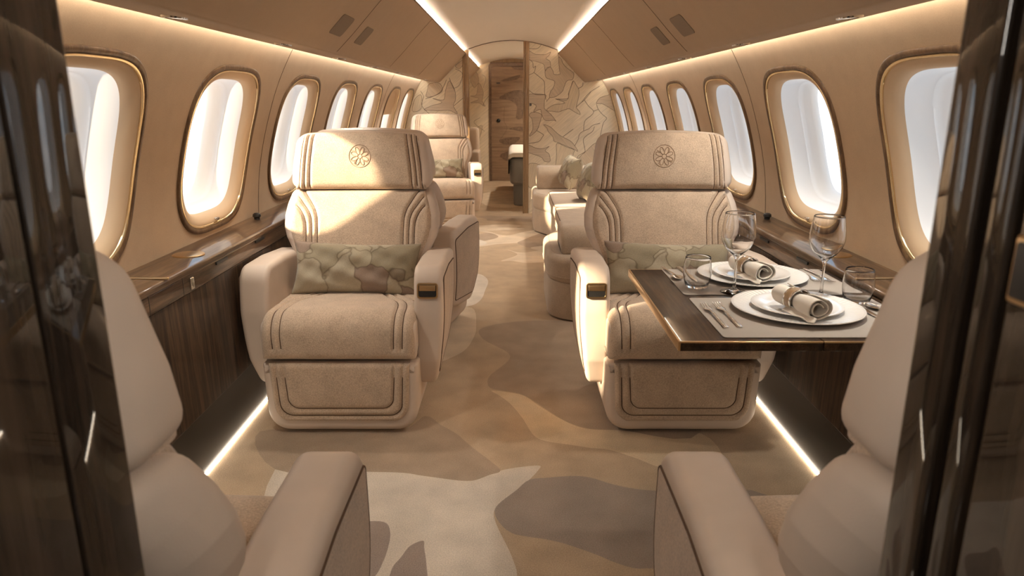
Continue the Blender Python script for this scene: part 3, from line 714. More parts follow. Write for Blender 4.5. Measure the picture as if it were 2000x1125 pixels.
# ------------------------------------------------------------------ armchair (faces -Y in its own axes)
def chair_meshes():
    R = {}
    # leg rest panel
    def hw_leg(s):
        L = .240; r = .065; w = .268 - .012*s/L
        k = np.clip((s-(L-r))/r, 0, 1)
        return w - r*(1-np.sqrt(np.clip(1-k*k, 0, 1)))
    def U(x, b, r):
        a = np.array([(x, .0), (x-.004, .06), (x-.008, b-r-.02)] )
        c = [(x-.009-r*(1-math.cos(t)), b-r+r*math.sin(t)) for t in [PI/2*k/8 for k in range(1, 9)]]
        h = np.array([tuple(q) for q in a]+c+[(.0, b)])
        o = np.concatenate([h, (h*np.array([-1, 1]))[::-1][1:]])
        return o
    R['legrest'] = Pad([(-.338, .292), (-.340, .15), (-.333, .052)], hw_leg, .016, .02, [U(.243, .212, .05), U(.211, .182, .045)], side=-1)
    # seat cushion, rolling over its front edge
    path = [(.16, .447), (.0, .455), (-.16, .462), (-.255, .464)] + [(-.262-.078*math.sin(t), .386+.078*math.cos(t)) for t in [PI/2*k/10 for k in range(11)]] + [(-.341, .345), (-.336, .306)]
    R['seat'] = Pad(path, lambda s: .289+0*s, .016, .03, mir([[(.105,.05),(.108,.14),(.15,.235),(.198,.31),(.213,.40),(.213,.50),(.211,.578)], [(.135,.05),(.140,.14),(.185,.23),(.230,.30),(.246,.39),(.246,.50),(.243,.578)], [(.165,.05),(.172,.14),(.215,.21),(.262,.27),(.277,.33)]]), side=-1, puff=.012)
    # backrest
    bp = catmull([(.105,.445),(.140,.55),(.180,.66),(.224,.77),(.268,.872)], 8)
    zs = np.array([q[1] for q in bp]); dd = np.concatenate([[0], np.cumsum(np.hypot(np.diff([q[0] for q in bp]), np.diff(zs)))])
    Lb = dd[-1]
    def hw_back(s):
        z = np.interp(s, dd, zs)
        k = [.445,.56,.60,.64,.68,.72,.77,.82,.855,.872]; v = [.250,.256,.262,.280,.296,.306,.306,.295,.284,.278]
        return np.interp(z, k, v)
    sz = lambda z: float(np.interp(z, zs, dd))
    bl = [[(.278,sz(.805)),(.258,sz(.782)),(.240,sz(.745)),(.234,sz(.70)),(.234,sz(.58)),(.234,sz(.47))],
          [(.272,sz(.842)),(.248,sz(.81)),(.220,sz(.768)),(.210,sz(.715)),(.209,sz(.58)),(.209,sz(.47))],
          [(.250,sz(.866)),(.222,sz(.825)),(.195,sz(.776)),(.186,sz(.72)),(.185,sz(.58)),(.185,sz(.47))]]
    def wb(A, X, S):
        A = A.copy(); A[..., 1] -= .022*(np.abs(X)/.3)**3; return A
    R['back'] = Pad(bp, hw_back, .030, .03, mir(bl), side=1, warp=wb, puff=.014, skirt=.05)
    # headrest
    hp = catmull([(.250,.879),(.259,.96),(.274,1.06),(.294,1.122)], 8)
    Lh = float(np.sum(np.hypot(np.diff([q[0] for q in hp]), np.diff([q[1] for q in hp]))))
    def hw_head(s):
        w = .284-.030*(s/Lh); r = .03
        k = np.clip((s-(Lh-r))/r, 0, 1)
        return w-r*(1-np.sqrt(np.clip(1-k*k, 0, 1)))
    def wh(A, X, S):
        A = A.copy(); q = (np.abs(X)/.3)
        A[..., 2] -= .016*q**2*(S/Lh)
        A[..., 1] -= .020*q**3
        return A
    hl = [[(.268,.004),(.258,.12),(.240,Lh-.006)], [(.246,.004),(.237,.12),(.219,Lh-.006)], [(.223,.004),(.215,.12),(.198,Lh-.006)]]
    R['head'] = Pad(hp, hw_head, .030, .03, mir(hl), side=1, warp=wh, puff=.010, skirt=.045)
    R['Lh'] = Lh
    # embroidered round emblem
    em = []
    cs = Lh*.56
    em.append([(.046*math.cos(a), cs+.046*math.sin(a)) for a in [2*PI*k/40 for k in range(41)]])
    for k in range(4):
        for sg in (-1, 1):
            a0 = PI/2*k + sg*.40
            pet = []
            for t in [2*PI*q/18 for q in range(19)]:
                u = .024+.0155*math.cos(t); v = .0075*math.sin(t)
                pet.append((u*math.cos(a0)-v*math.sin(a0), cs+u*math.sin(a0)+v*math.cos(a0)))
            em.append(pet)
        a0 = PI/4+PI/2*k
        em.append([(.012*math.cos(a0), cs+.012*math.sin(a0)), (.030*math.cos(a0), cs+.030*math.sin(a0)), (.040*math.cos(a0+.16), cs+.040*math.sin(a0+.16))])
    R['emblem'] = em
    return R
CM = chair_meshes()

ARM = rpoly([(-.232,.640,.075),(-.262,.47,.16),(-.258,.27,.05),(-.205,.150,.045),(.05,.178,.1),(.215,.215,.04),(.265,.50,.1),(.275,.618,.035),(.0,.640,.3)], 8)
PANEL = rpoly([(-.222,.598,.018),(-.238,.30,.03),(-.192,.196,.03),(.19,.245,.03),(.240,.575,.02),(.0,.600,.3)], 6)
def armmap(a, b, c):
    t = max(0., (.50-b)/.35)
    return (.272 + (c-.272)*(1-.34*t**2.0), a, b + .0)
def shellmap(a, b, c):
    k = max(0., (c-.05)/.078)
    if b > .60: q = .40*(b-.45)
    elif b > .30: q = .40*(b-.45) + .533*(.60-b)**2
    else: q = .40*(.30-.45) + .048 + .08*(b-.30)
    return (a*(1-.02*k), c + q + .074 - .022*(min(1.1, abs(a)/.3))**3*(1-k) + .016*k*(1-(a/.34)**2), b)
def chair(aisle):
    """aisle = +1 / -1: on which side (own x) the control handle sits"""
    root = thing('armchair', None, None)
    base = MB().prism(rpoly([(.297,.288,.012),(-.297,.288,.012),(-.288,.010,.085),(.288,.010,.085)], 8), -.340, .20, .028, 6, mp=lambda a, b, c: (a, c, b))
    base.build('base', M['leather'], root, 60)
    lg = CM['legrest'].build('leg_rest', M['boucle'], root)
    core = MB().prism(rpoly([(.17,.302,.01),(.17,.440,.01),(-.25,.452,.0),(-.340,.450,.075),(-.332,.302,.012)], 8), -.293, .293, .016, 4, mp=lambda a, b, c: (c, a, b))
    core.build('seat_shell', M['leather'], root, 60)
    st = CM['seat'].build('seat', M['boucle'], root)
    # leather back shell (leans back with the seat)
    hk = [(.45,.272),(.56,.280),(.61,.292),(.68,.327),(.72,.338),(.77,.338),(.82,.327),(.868,.300)]
    ol = [(w, z) for z, w in hk]
    ol = [(-.27,.20,.05),(.27,.20,.05)] + [(w, z, .03) for w, z in ol[:-1]] + [(.305,.880,.035),(-.305,.880,.035)] + [(-w, z, .03) for w, z in ol[:-1][::-1]]
    sh = MB().prism(resamp(rpoly(ol, 5), .03), .006, .128, .05, 6, mp=shellmap, r2=.055, ring=True)
    sh.build('back_shell', M['leather'], root, 60)
    bk = CM['back'].build('backrest', M['boucle'], root)
    # headrest: leather block with the fabric face on it
    ho = resamp(rpoly([(-.305,.878,.045),(.305,.878,.045),(.300,.98,.1),(.277,1.128,.055),(-.277,1.128,.055),(-.300,.98,.1)], 8), .03)
    hs = MB().prism(ho, .226, .362, .035, 6, mp=lambda a, b, c: (a, c + (b-.88)*.17 - (.016*(abs(a)/.3)**3 if c < .3 else 0), b - .018*(abs(a)/.3)**2*max(0,(b-.886)/.24)), r2=.055, ring=True)
    hd = hs.build('headrest', M['leather'], root, 60)
    hf = CM['head'].build('headrest_cushion', M['boucle'], hd)
    CM['head'].seam_tubes('emblem', M['emb'], hd, .0016, .0005, CM['emblem'])
    for sx in (1, -1):
        m_ = MB().prism(resamp(ARM, .03), .278, .392, .022, 6, mp=armmap, r2=.024, ring=True)
        p_ = MB().prism(resamp(PANEL, .03), .386, .3945, .002, 2, mp=armmap, r2=.003, ring=True)
        m_.tube([armmap(a, b, .3925) for a, b in resamp(PANEL, .02)], .0028, 6, True, m=1)
        
        if sx < 0:
            for q in (m_, p_):
                q.v = [(-x, y, z) for x, y, z in q.v]; q.f = [f[::-1] for f in q.f]
        a_ = m_.build('armrest', [M['leather'], M['seam']], root, 60)
        p_.build('side_panel', M['boucle'], a_, 60);
        if sx == aisle:
            x0 = sx*.333; zc = .553
            yf = -.2535
            tilt = -.10
            fr = MB(); o1 = rpoly([(-.034,-.025,.009),(.034,-.025,.009),(.034,.025,.009),(-.034,.025,.009)], 5)
            o2 = rpoly([(-.028,-.019,.006),(.028,-.019,.006),(.028,.019,.006),(-.028,.019,.006)], 5)
            n_ = len(o1)
            L = [[(a, 0, b) for a, b in o1], [(a*.98, -.006, b*.98) for a, b in o1], [(a*1.04, -.006, b*1.04) for a, b in o2], [(a, -.004, b) for a, b in o2], [(a, .004, b) for a, b in o2]]
            fr.grid(L, 0, False, True)
            b_ = fr.build('control_bezel', M['bronze'], a_, 40, (x0, yf, zc), (tilt, 0, 0))
            rc = MB().box((-.028, -.0035, -.019), (.028, -.0025, .019)); rc.build('recess', M['black'], b_, 0)
            b_.scale = (1.18, 1, 1.22)
            lv = MB().rbox((-.0265, -.0065, .000), (.0265, -.0025, .018), .0015); lv.build('lever', M['bronze'], b_, 40)
    return root
M['emb'] = plain('emblem_thread', (.30,.20,.13), .8)
A = chair(1); B = chair(-1)
def place(c, x, y, deg, label, first=False):
    r = c if first else copy_tree(c)
    r.location = (x, y, 0); r.rotation_euler = (0, 0, math.radians(deg))
    return tag(r, label, 'armchair', 'club armchairs of the cabin')
place(A, -.655, 2.845, 0, 'beige armchair facing us with no table before it, front face fully in view', True)
place(B, .655, 2.845, 0, 'beige armchair facing us behind the laid dining table', True)
place(B, -.668, .965, 180, 'near armchair seen from behind opposite the armchair without a table')
place(A, .668, .965, 180, 'near armchair seen from behind at the laid dining table')
place(B, -.62, 3.80, 168, 'armchair back to back with the tableless front armchair, only its armrest side showing')
far = place(A, -.72, 7.38, 10, 'farthest armchair, standing against the leaf-patterned partition')
MB().rbox((-.003, -.013, -.014), (.003, .013, .014), .002).build('power_socket', M['black'], far, 40, (.3925, -.19, .575))

# ------------------------------------------------------------------ cushions
def cushion(name, w, h, t, seed, label, group=None):
    rnd = random.Random(seed); n = 44
    ph = [rnd.uniform(0, 6) for _ in range(6)]
    def f(u, v, sg):
        e = (1-abs(u)**2.6)*(1-abs(v)**2.6)
        th = t*max(e, 0)**.42*.5
        x = u*w/2*(1-.07*(1-v*v)*abs(u)**3); z = v*h/2*(1-.11*(1-u*u)*abs(v)**3)
        wr = .006*math.sin(7*u+ph[0]+3*v)*math.sin(5*v+ph[1]) + .004*math.sin(13*u+ph[2])*math.sin(9*v-6*u+ph[3])
        return (x, sg*(th+wr*max(e, 0)**.5), z)
    mb = MB()
    for sg in (-1, 1):
        P = []
        for i in range(n+1):
            u = math.sin(PI/2*(2*i/n-1))
            P.append([f(u, math.sin(PI/2*(2*j/n-1)), sg) for j in range(n+1)])
        mb.grid(P, flip=(sg > 0))
    bd = [f(u, -1, 1) for u in np.linspace(-1, 1, 14)] + [f(1, v, 1) for v in np.linspace(-1, 1, 14)[1:]] + [f(u, 1, 1) for u in np.linspace(1, -1, 14)[1:]] + [f(-1, v, 1) for v in np.linspace(1, -1, 14)[1:-1]]
    o = mb.build(name, M['camo'], None, 180)
    MB().tube(bd, .003, 6, True).build('piping', M['camo'], o, 60)
    tag(o, label, 'cushion', group)
    return o
c = cushion('lumbar_cushion', .53, .225, .12, 1, 'leaf-print lumbar cushion on the armchair without a table', 'leaf-print cushions')
c.location = (-.650, 2.872, .572); c.rotation_euler = (math.radians(-22), math.radians(1.5), 0)
c = cushion('lumbar_cushion', .53, .225, .12, 2, 'leaf-print lumbar cushion partly hidden by the dining table', 'leaf-print cushions')
c.location = (.650, 2.872, .572); c.rotation_euler = (math.radians(-22), math.radians(1.5), 0)
c = cushion('lumbar_cushion', .44, .215, .12, 3, 'leaf-print lumbar cushion on the farthest armchair', 'leaf-print cushions')
c.location = (-.728, 7.425, .572); c.rotation_euler = (math.radians(-22), 0, math.radians(10))
c = cushion('throw_cushion', .36, .31, .18, 4, 'leaf-print throw cushion on the sofa, farther one by the bolster', 'sofa throw cushions')
c.location = (.575, 6.98, .583); c.rotation_euler = (math.radians(-20), math.radians(4), math.radians(-80))
c = cushion('throw_cushion', .38, .34, .19, 5, 'leaf-print throw cushion on the sofa, nearer and larger one', 'sofa throw cushions')
c.location = (.665, 5.95, .600); c.rotation_euler = (math.radians(-20), math.radians(-4), math.radians(-84))
# ------------------------------------------------------------------ sofa
sofa = thing('sofa', 'long beige built-in sofa with rounded ends along the window side', 'sofa')
def sp(ins): return [(1.045, 3.93+ins, .02), (1.045, 7.62-ins, .02), (.215+ins, 7.62-ins, .16), (.215+ins, 6.92, .18), (.365+ins, 6.62, .25), (.365+ins, 4.98, .25), (.215+ins, 4.66, .18), (.215+ins, 3.93+ins, .20)]
MB().prism(resamp(rpoly(sp(.0), 10), .06), .008, .232, .012, 3).box((.42, 3.9285, .02), (.424, 3.932, .225), 1).build('base', [M['sofa'], M['seam']], sofa, 60)
MB().prism(resamp(rpoly(sp(-.008), 10), .06), .226, .385, .035, 5, r2=.04).build('seat', M['sofa'], sofa, 60)
mb = MB()
for z, k in ((.262, -.0085), (.383, .024)):
    mb.tube([(a, b, z) for a, b in resamp(rpoly(sp(k), 10), .05)], .003, 6, True)
mb.build('piping', M['sofa'], sofa, 60)
for y0, y1 in ((4.62, 5.60), (5.61, 6.60)):
    q = MB().rbox((.335, y0, .345), (.90, y1, .437), .03, 5, .05).build('seat_cushion', M['sofa'], sofa, 60)
    MB().tube([(a, b, .431) for a, b in resamp(rpoly([(.342,y0+.007,.045),(.893,y0+.007,.045),(.893,y1-.007,.045),(.342,y1-.007,.045)], 6), .05)], .003, 6, True).build('piping', M['seam'], q, 60)
for y0, y1 in ((4.36, 5.44), (5.45, 6.53), (6.54, 7.18)):
    MB().prism(rpoly([(.84,.385,.04),(1.035,.385,.02),(1.035,.68,.06),(.90,.68,.06)], 6), y0, y1, .03, 4, mp=lambda a, b, c: (a, c, b)).build('back_cushion', M['sofa'], sofa, 60)
def bolster(x0, x1, yc, hw_, z0, z1):
    o = rpoly([(yc-hw_, z0, .02), (yc+hw_, z0, .02), (yc+hw_, z1, hw_*.62), (yc-hw_, z1, hw_*.62)], 8)
    return MB().prism(resamp(o, .03), x0, x1, .028, 5, mp=lambda a, b, c: (c, a, b))
bolster(.255, .86, 7.40, .19, .38, .605).build('bolster', M['sofa'], sofa, 60)
bolster(.285, .95, 4.20, .17, .38, .545).build('bolster', M['sofa'], sofa, 60)

# ------------------------------------------------------------------ fold-out dining table
table = thing('dining_table', 'dark glossy fold-out table with pale bronze edge, laid for two', 'table', (0, 0, 0))
TZ = .702
TX0, TX1, TY0, TY1 = .393, 1.052, 1.574, 2.318
def leaf(x0, x1):
    return MB().rbox((x0, TY0+.0005, TZ-.024), (x1, TY1-.0005, TZ), .002, 2, .003)
leaf(TX0+.004, .7355).build('table_leaf', M['tablewood'], table, 40)
leaf(.7375, TX1).build('table_leaf', M['tablewood'], table, 40)
ed = MB()
ed.rbox((TX0, TY0, TZ-.0235), (TX0+.006, TY1, TZ+.0004), .0015, 2, .002)
for y in (TY0, TY1-.006): 
    ed.rbox((TX0+.004, y, TZ-.0035), (.7355, y+.006, TZ+.0004), .0010, 2, .001); ed.rbox((.7375, y, TZ-.0035), (TX1, y+.006, TZ+.0004), .0010, 2, .001)
ed.build('edge_trim', M['bronze'], table, 40)
MB().rbox((.80, 1.80, TZ-.055), (1.0605, 2.09, TZ-.0235), .006).build('slide_bracket', M['darkmetal'], table, 40)

def place_mat(x0, x1, y0, y1, label):
    o = MB().rbox((x0, y0, TZ+.0002), (x1, y1, TZ+.0025), .001, 2, .012).build('placemat', M['mat'], None, 40)
    return tag(o, label, 'placemat', 'placemats on the dining table')
place_mat(.507, 1.03, 1.600, 1.952, 'near grey-beige placemat under the front place setting')
place_mat(.503, 1.03, 1.986, 2.310, 'far grey-beige placemat under the place setting before the armchair facing us')
MZ = TZ+.0027
def charger_mesh():
    mb = MB()
    def fn(r, z, a):
        k = 1 if .118 < r < .166 else 0
        return (r, z + k*.0009*(math.cos(a*72)))
    prof = [(.0005,.0045),(.105,.0045),(.112,.005),(.119,.0075),(.135,.0105),(.150,.0130),(.162,.0150),(.167,.0158),(.1695,.0155),(.1695,.0135),(.160,.0105),(.125,.003),(.110,.0005),(.0005,.0005)]
    return mb.lathe(prof, 288, fn=fn)
def dessert_mesh():
    return MB().lathe([(.0005,.004),(.070,.004),(.078,.005),(.086,.0085),(.104,.0125),(.116,.0148),(.1185,.0145),(.1182,.013),(.105,.0102),(.085,.004),(.075,.0008),(.0005,.0008)], 96)
ch = charger_mesh().build('charger_plate', M['china'], None, 60, (.767, 1.822, MZ)); tag(ch, 'large white fluted charger plate of the near setting', 'plate', 'charger plates')
ch2 = ch.copy(); COL.objects.link(ch2); ch2.location = (.767, 2.192, MZ); tag(ch2, 'large white fluted charger plate of the far setting', 'plate', 'charger plates')
dp = dessert_mesh().build('dessert_plate', M['china'], None, 60, (.767, 1.824, MZ+.0047)); tag(dp, 'small glossy white plate stacked on the near charger', 'plate', 'dessert plates')
dp2 = dp.copy(); COL.objects.link(dp2); dp2.location = (.767, 2.198, MZ+.0047); tag(dp2, 'small glossy white plate stacked on the far charger', 'plate', 'dessert plates')

def napkin(loc, ang, label, ringlabel):
    """a linen napkin rolled into a spiral, pinched by a ring; axis along local x"""
    L = .172; n = 40; mb = MB()
    turns = 2.1; N = 110
    P = []
    for i in range(n+1):
        u = i/n; x = (u-.5)*L
        pinch = math.exp(-((u-.44)/.16)**2)
        sc = (1.0-.27*pinch)*(1+.06*(u-.5))
        row = []
        for k in range(N+1):
            t = k/N; a = 2*PI*turns*t + .3
            r = (.0105+.0215*t**.85)*sc*(1+.05*math.sin(3*a+u*2))
            y = r*math.cos(a)*1.06; z = r*math.sin(a)*.93
            row.append((x + .010*math.sin(a*.5)*(t-.5)*(1 if u > .5 else -1), y, z))
        P.append(row)
    o = mb.grid(P).build('napkin', M['linen'], None, 180, loc, (0, 0, ang))
    md = o.modifiers.new('cloth_thickness', 'SOLIDIFY'); md.thickness = .0026; md.offset = 0
    # the loose corner lying on the plate
    fl = MB(); Q = []
    for i in range(13):
        x = -.02 + .125*i/12
        Q.append([(x + .01*j/8, -.020-.022*j/8*(1-.35*i/12), -.0165-.0085*math.sin(PI/2*j/8)+.002*math.sin(i*1.1)*(j/8)) for j in range(9)])
    fo = fl.grid(Q).build('napkin_flap', M['linen'], o, 180)
    md = fo.modifiers.new('cloth_thickness', 'SOLIDIFY'); md.thickness = .003; md.offset = 0
    tag(o, label, 'napkin', 'rolled napkins')
    r = thing('napkin_ring', ringlabel, 'napkin ring', loc, ang, 'napkin rings')
    off = (.44-.5)*L
    R = .0300; w = .0155
    q = MB().lathe([(R-.001,-w*.72),(R+.0012,-w*.72),(R+.0012,w*.72),(R-.001,w*.72)], 48)
    q.v = [(z+off, x*1.04, y*.97) for x, y, z in q.v]
    q.build('wooden_band', M['jamb'], r, 30)
    for sg in (-1, 1):
        q = MB().lathe([(R-.0016, -.0028),(R+.0012,-.003),(R+.0022,0),(R+.0012,.003),(R-.0016,.0028)], 48)
        q.v = [(z+off+sg*w*.86, x*1.04, y*.97) for x, y, z in q.v]
        q.build('silver_rim', M['steel'], r, 60)
    return o
napkin((.748, 1.765, MZ+.0445), math.radians(-78), 'white linen napkin rolled on the near plate', 'wood and silver ring round the near napkin')
napkin((.745, 2.150, MZ+.0445), math.radians(-78), 'white linen napkin rolled on the far plate', 'wood and silver ring round the far napkin')

def wine_glass():
    out = [(.0005,.0022),(.020,.0020),(.036,.0010),(.0385,.0004),(.0388,.0014),(.034,.0030),(.018,.0062),(.0075,.0125),(.0046,.022),(.0038,.045),(.0036,.075),(.0042,.096),(.0075,.1065),(.0185,.118),(.032,.131),(.0425,.147),(.0478,.165),(.0482,.180),(.0462,.202),(.0432,.222),(.0410,.2365)]
    inn = [(.0400,.2367),(.0396,.2355),(.0422,.221),(.0452,.201),(.0471,.180),(.0467,.165),(.0414,.1485),(.0309,.1325),(.017,.1205),(.006,.113),(.0005,.111)]
    p = [tuple(q) for q in catmull(out, 3)] + [tuple(q) for q in catmull(inn, 3)]
    return MB().lathe([(max(r, .0004), z) for r, z in p], 56)
def tumbler():
    out = [(.0005,.0008),(.022,.0006),(.028,.001),(.0325,.004),(.0375,.018),(.0412,.038),(.0418,.052),(.0402,.072),(.0375,.0945)]
    inn = [(.0367,.0950),(.0362,.0942),(.0390,.072),(.0406,.052),(.0400,.039),(.0362,.021),(.030,.011),(.018,.0088),(.0005,.0085)]
    p = [tuple(q) for q in catmull(out, 3)] + [tuple(q) for q in catmull(inn, 3)]
    return MB().lathe([(max(r, .0004), z) for r, z in p], 56)
g = wine_glass().build('wine_glass', M['glass'], None, 180, (.893, 1.965, MZ-.0018)); tag(g, 'stemmed wine glass behind the near napkin, in front of the window', 'wine glass', 'wine glasses')
g2 = g.copy(); COL.objects.link(g2); g2.location = (.656, 2.012, MZ); tag(g2, 'stemmed wine glass in front of the far plate, against the armchair', 'wine glass', 'wine glasses')
t1 = tumbler().build('tumbler', M['glass'], None, 180, (.560, 2.070, MZ)); tag(t1, 'stemless water tumbler at the aisle end of the far placemat', 'tumbler', 'water tumblers')
t2 = t1.copy(); COL.objects.link(t2); t2.location = (.968, 1.905, MZ); tag(t2, 'stemless water tumbler at the window end of the table', 'tumbler', 'water tumblers')

# cutlery: long axis local y, business end at +y
def sweep_flat(st, name, mat, parent=None):
    """st: (y, half width, z, half thickness)"""
    mb = MB(); P = []
    for y, w, z, t in st:
        P.append([(w*math.cos(a), y, z + t*math.sin(a)) for a in [2*PI*k/10 for k in range(10)]])
    mb.grid(P, 0, False, True)
    n = len(P); mb.f.append(tuple(range(10))[::-1]); mb.m.append(0); mb.f.append(tuple((n-1)*10+k for k in range(10))); mb.m.append(0)
    return mb
def fork(label, loc, rz):
    mb = sweep_flat([(-.105,.0060,.0025,.0012),(-.102,.0072,.0026,.0017),(-.07,.0062,.0030,.0016),(-.03,.0042,.0048,.0015),(.005,.0034,.0072,.0015),(.025,.0040,.0070,.0014),(.038,.0085,.0055,.0012),(.048,.0112,.0046,.0011),(.056,.0116,.0042,.0011),(.060,.0116,.0042,.0010)], 'fork', None)
    for k in range(4):
        x = -.0100+.00667*k
        mb.tube([(x, .057, .0042), (x, .075, .0046), (x*.98, .090, .0062), (x*.97, .100, .0085)], [.0015,.0014,.0012,.0007], 6)
    o = mb.build('fork', M['steel'], None, 60, loc, (0, 0, rz)); tag(o, label, 'fork', 'dinner forks'); return o
def knife(label, loc, rz):
    mb = sweep_flat([(-.115,.0068,.003,.0018),(-.11,.008,.0032,.0024),(-.06,.0068,.0034,.0024),(-.01,.0056,.0036,.0022),(0,.0064,.0036,.0014),(.03,.0084,.0036,.0009),(.07,.0090,.0036,.0007),(.095,.0066,.0036,.0006),(.11,.0015,.0036,.0004)], 'knife', None)
    o = mb.build('knife', M['steel'], None, 60, loc, (0, 0, rz)); tag(o, label, 'knife', 'table knives'); return o
def spoon(label, loc, rz):
    mb = sweep_flat([(-.10,.0055,.0028,.0012),(-.097,.0068,.003,.0016),(-.06,.0055,.0036,.0015),(-.02,.0038,.0060,.0014),(.02,.0036,.0085,.0014),(.04,.0042,.0080,.0012)], 'spoon', None)
    P = []
    for i in range(13):
        u = -1+2*i/12; w = .0185*math.sqrt(max(1-u*u, .0))*(1-.12*u)+.0006
        P.append([(w*v, .066+.030*u, .0085-.0062*max(0, (1-v*v))*(1-u*u)**.8) for v in [-1+2*k/10 for k in range(11)]])
    mb.grid(P); Q = [[(x, y, z-.0011) for x, y, z in R] for R in P]; mb.grid(Q, flip=True)
    o = mb.build('spoon', M['steel'], None, 60, loc, (0, 0, rz)); tag(o, label, 'spoon', 'spoons'); return o
fork('silver fork at the outer edge of the near placemat', (.531, 1.772, MZ), math.radians(1))
fork('silver fork between the outer fork and the near plate', (.567, 1.777, MZ), math.radians(1))
fork('silver fork by the window end of the far placemat, nearer the plate', (.953, 2.205, MZ), math.radians(181))
fork('silver fork by the window end of the far placemat, farther from the plate', (.987, 2.205, MZ), math.radians(181))
spoon('small silver spoon beyond the tumbler on the far placemat', (.519, 2.235, MZ), math.radians(184))
knife('silver knife between tumbler and plate on the far placemat', (.568, 2.215, MZ), math.radians(181))
knife('silver knife beside the near plate on the window end', (.952, 1.76, MZ), math.radians(2))
spoon('silver spoon beside the tumbler on the near placemat', (.985, 1.775, MZ), math.radians(0))

# ------------------------------------------------------------------ rear compartment
bed = thing('bed', 'grey upholstered bed with white blanket seen through the far doorway', 'bed')
MB().rbox((.02, 8.70, .0), (1.0, 10.7, .27), .02, 4, .06).build('base', M['bedgrey'], bed, 60)
MB().rbox((-.025, 8.62, .265), (1.02, 10.75, .585), .05, 6, .10).build('mattress', M['bedgrey'], bed, 60)
q = MB().prism(resamp(rpoly([(-.045,.40,.01),(-.03,.40,.005),(-.03,.60,.05),(1.02,.60,.02),(1.02,.655,.02),(-.048,.655,.07)], 8), .04), 8.595, 10.3, .012, 4, mp=lambda a, b, c: (a, c, b)); q.build('blanket', M['bedwhite'], bed, 60)
lc = thing('lounge_seat', 'pale upholstered seat beyond the doorway, half hidden by the farthest armchair', 'seat')
MB().rbox((-1.0, 8.6, .0), (-.40, 9.3, .42), .03, 5, .06).build('base', M['sofa'], lc, 60)
MB().rbox((-1.0, 9.12, .40), (-.42, 9.30, .93), .04, 5, .05).build('backrest', M['leather'], lc, 60)
MB().rbox((-.50, 8.62, .40), (-.40, 9.14, .66), .02, 5, .03).build('armrest', M['leather'], lc, 60)
# ------------------------------------------------------------------ light
def area(name, loc, rot, sx, sy, power, col, spread=PI):
    d = bpy.data.lights.new(name, 'AREA'); d.shape = 'RECTANGLE'; d.size = sx; d.size_y = sy
    d.energy = power; d.color = col; d.spread = spread
    return link(name, d, None, loc, rot)
WARM = (1., .93, .83); WARM2 = (1., .88, .71)
NSEG = 9; L0, L1 = .55, 8.05
for side in (-1, 1):
    for k in range(NSEG):
        y = L0 + (L1-L0)*(k+.5)/NSEG; ln = (L1-L0)/NSEG
        # ceiling cove: lies behind the locker lip, shines up and inwards
        area('ceiling_cove_light', (side*.545, y, 1.752), (PI-.0, side*.55, 0), .014, ln, CEIL_W, WARM)
        # wall wash: sits above the soffit edge, shines down the wall
        area('wall_wash_light', (side*.975, y, 1.492), (0, side*-.5, 0), .012, ln, WALL_W, WARM2)
    for k in range(3):
        area('ceiling_cove_light', (side*.545, 8.2+1.1*(k+.5), 1.752), (PI, side*.55, 0), .014, 1.1, CEIL_W*1.1, WARM)
    for k, y in enumerate((1.93, 2.82, 3.72, 4.62, 5.52, 6.42, 7.32)):
        d = bpy.data.lights.new('reading_lamp', 'SPOT'); d.energy = SPOT_W*(1 if k < 5 else 2.2); d.color = (1., .93, .82); d.spot_size = math.radians(118); d.spot_blend = .9; d.shadow_soft_size = .03
        link('reading_lamp', d, None, (side*.866, y, 1.452), (0, side*.12, 0))
for y in (9.2, 10.6):
    area('hidden_rear_fill', (.48, y, 1.785), (0, -.5, 0), .12, .2, 15., WARM2)  # added fill, kept out of view by the jamb, brightens the rear compartment
# unseen fill lights added beside the entrance to brighten the near armchair backs
for side in (-1, 1):
    o = area('added_seat_fill', (side*.30, .10, 1.42), (0, 0, 0), .10, .22, SEAT_FILL_W, (1., .92, .82))
    o.rotation_euler = Vector((-side*.75, .62, -.42)).to_track_quat('-Z', 'Y').to_euler()
# window portals (guide sky sampling)
for side in (-1, 1):
    for wy in WY:
        p = wpt(side, wy, TC, .128, NOUT)
        o = area('window_portal', p, (0, 0, 0), .27, 2*(HT-.107), 1, (1,1,1)); o.data.cycles.is_portal = True
        n = Vector((-side*NOUT[0], 0, -NOUT[1])); z = -n; y_ = Vector((0, 0, 1)); up = (y_ - z*y_.dot(z)).normalized(); x = up.cross(z)
        o.matrix_world = Matrix.Translation(Vector(p)) @ Matrix((x, up, z)).transposed().to_4x4()
        o.data.size = .27
s = bpy.data.lights.new('sun', 'SUN'); s.energy = SUN_W; s.color = (1., .80, .55); s.angle = math.radians(2.5)
so = link('sun', s); so.rotation_euler = Vector(SUN_DIR).to_track_quat('-Z', 'Y').to_euler(); so.location = (-5, -3, 4)

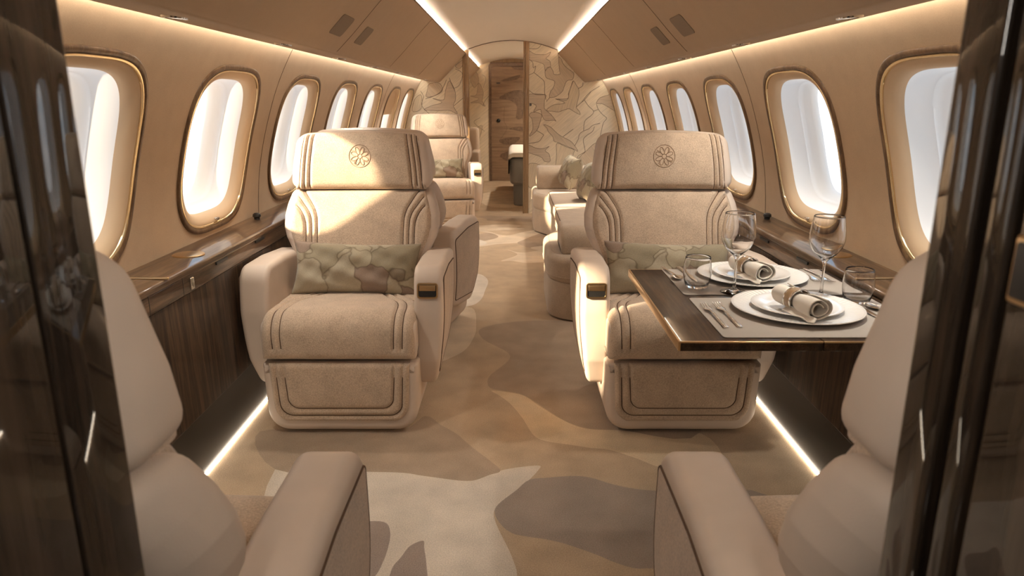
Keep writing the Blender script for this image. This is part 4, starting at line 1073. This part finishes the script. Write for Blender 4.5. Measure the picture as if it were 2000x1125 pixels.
W = bpy.data.worlds.new('sky'); SC.world = W; W.use_nodes = True
nt = W.node_tree; bg = nt.nodes['Background']
def N(k, **kw):
    q = nt.nodes.new(k)
    for a, b in kw.items(): setattr(q, a, b)
    return q
tc = N('ShaderNodeTexCoord'); sep = N('ShaderNodeSeparateXYZ'); nt.links.new(tc.outputs['Generated'], sep.inputs[0])
rm = N('ShaderNodeValToRGB'); r = rm.color_ramp
for p, c in ((0, (.55,.55,.55)), (.46, (.50,.49,.48)), (.505, (.40,.47,.53)), (.56, (.22,.37,.50)), (.75, (.15,.28,.42))):
    e = r.elements.new(p) if p not in (0,) else r.elements[0]
    e.position = p; e.color = (*c, 1)
r.elements[-1].position = 1; r.elements[-1].color = (.12,.23,.38,1)
mr = N('ShaderNodeMath', operation='MULTIPLY_ADD'); mr.inputs[1].default_value = .5; mr.inputs[2].default_value = .5
nt.links.new(sep.outputs['Z'], mr.inputs[0]); nt.links.new(mr.outputs[0], rm.inputs['Fac'])
mp = N('ShaderNodeMapping'); mp.inputs['Scale'].default_value = (3, 3, 34); nt.links.new(tc.outputs['Generated'], mp.inputs[0])
nz = N('ShaderNodeTexNoise'); nz.inputs['Scale'].default_value = 1.2; nz.inputs['Detail'].default_value = 4; nt.links.new(mp.outputs[0], nz.inputs['Vector'])
cr = N('ShaderNodeValToRGB'); cr.color_ramp.elements[0].position = .45; cr.color_ramp.elements[1].position = .66; nt.links.new(nz.outputs['Fac'], cr.inputs[0])
mx = N('ShaderNodeMixRGB'); nt.links.new(cr.outputs[0], mx.inputs['Fac']); nt.links.new(rm.outputs[0], mx.inputs['Color1']); mx.inputs['Color2'].default_value = (.62, .60, .585, 1)
nt.links.new(mx.outputs[0], bg.inputs['Color']); bg.inputs['Strength'].default_value = SKY

# ------------------------------------------------------------------ camera
cam = bpy.data.cameras.new('camera'); cam.sensor_width = 36; cam.lens = 36*1376/2000; cam.clip_start = .02
co = link('camera', cam, None, (0, 0, H_CAM), (math.radians(90-14.825), 0, 0)); SC.camera = co
cam.dof.use_dof = True; cam.dof.focus_distance = 2.9; cam.dof.aperture_fstop = 7.
vs = SC.view_settings; vs.view_transform = 'Standard'; vs.look = 'None'; vs.gamma = 1; vs.exposure = EXPO; vs.use_curve_mapping = False
SC.cycles.use_denoising = True; SC.cycles.max_bounces = 10; SC.cycles.diffuse_bounces = 5; SC.cycles.transmission_bounces = 10; SC.cycles.transparent_max_bounces = 12
SC.cycles.sample_clamp_indirect = 6
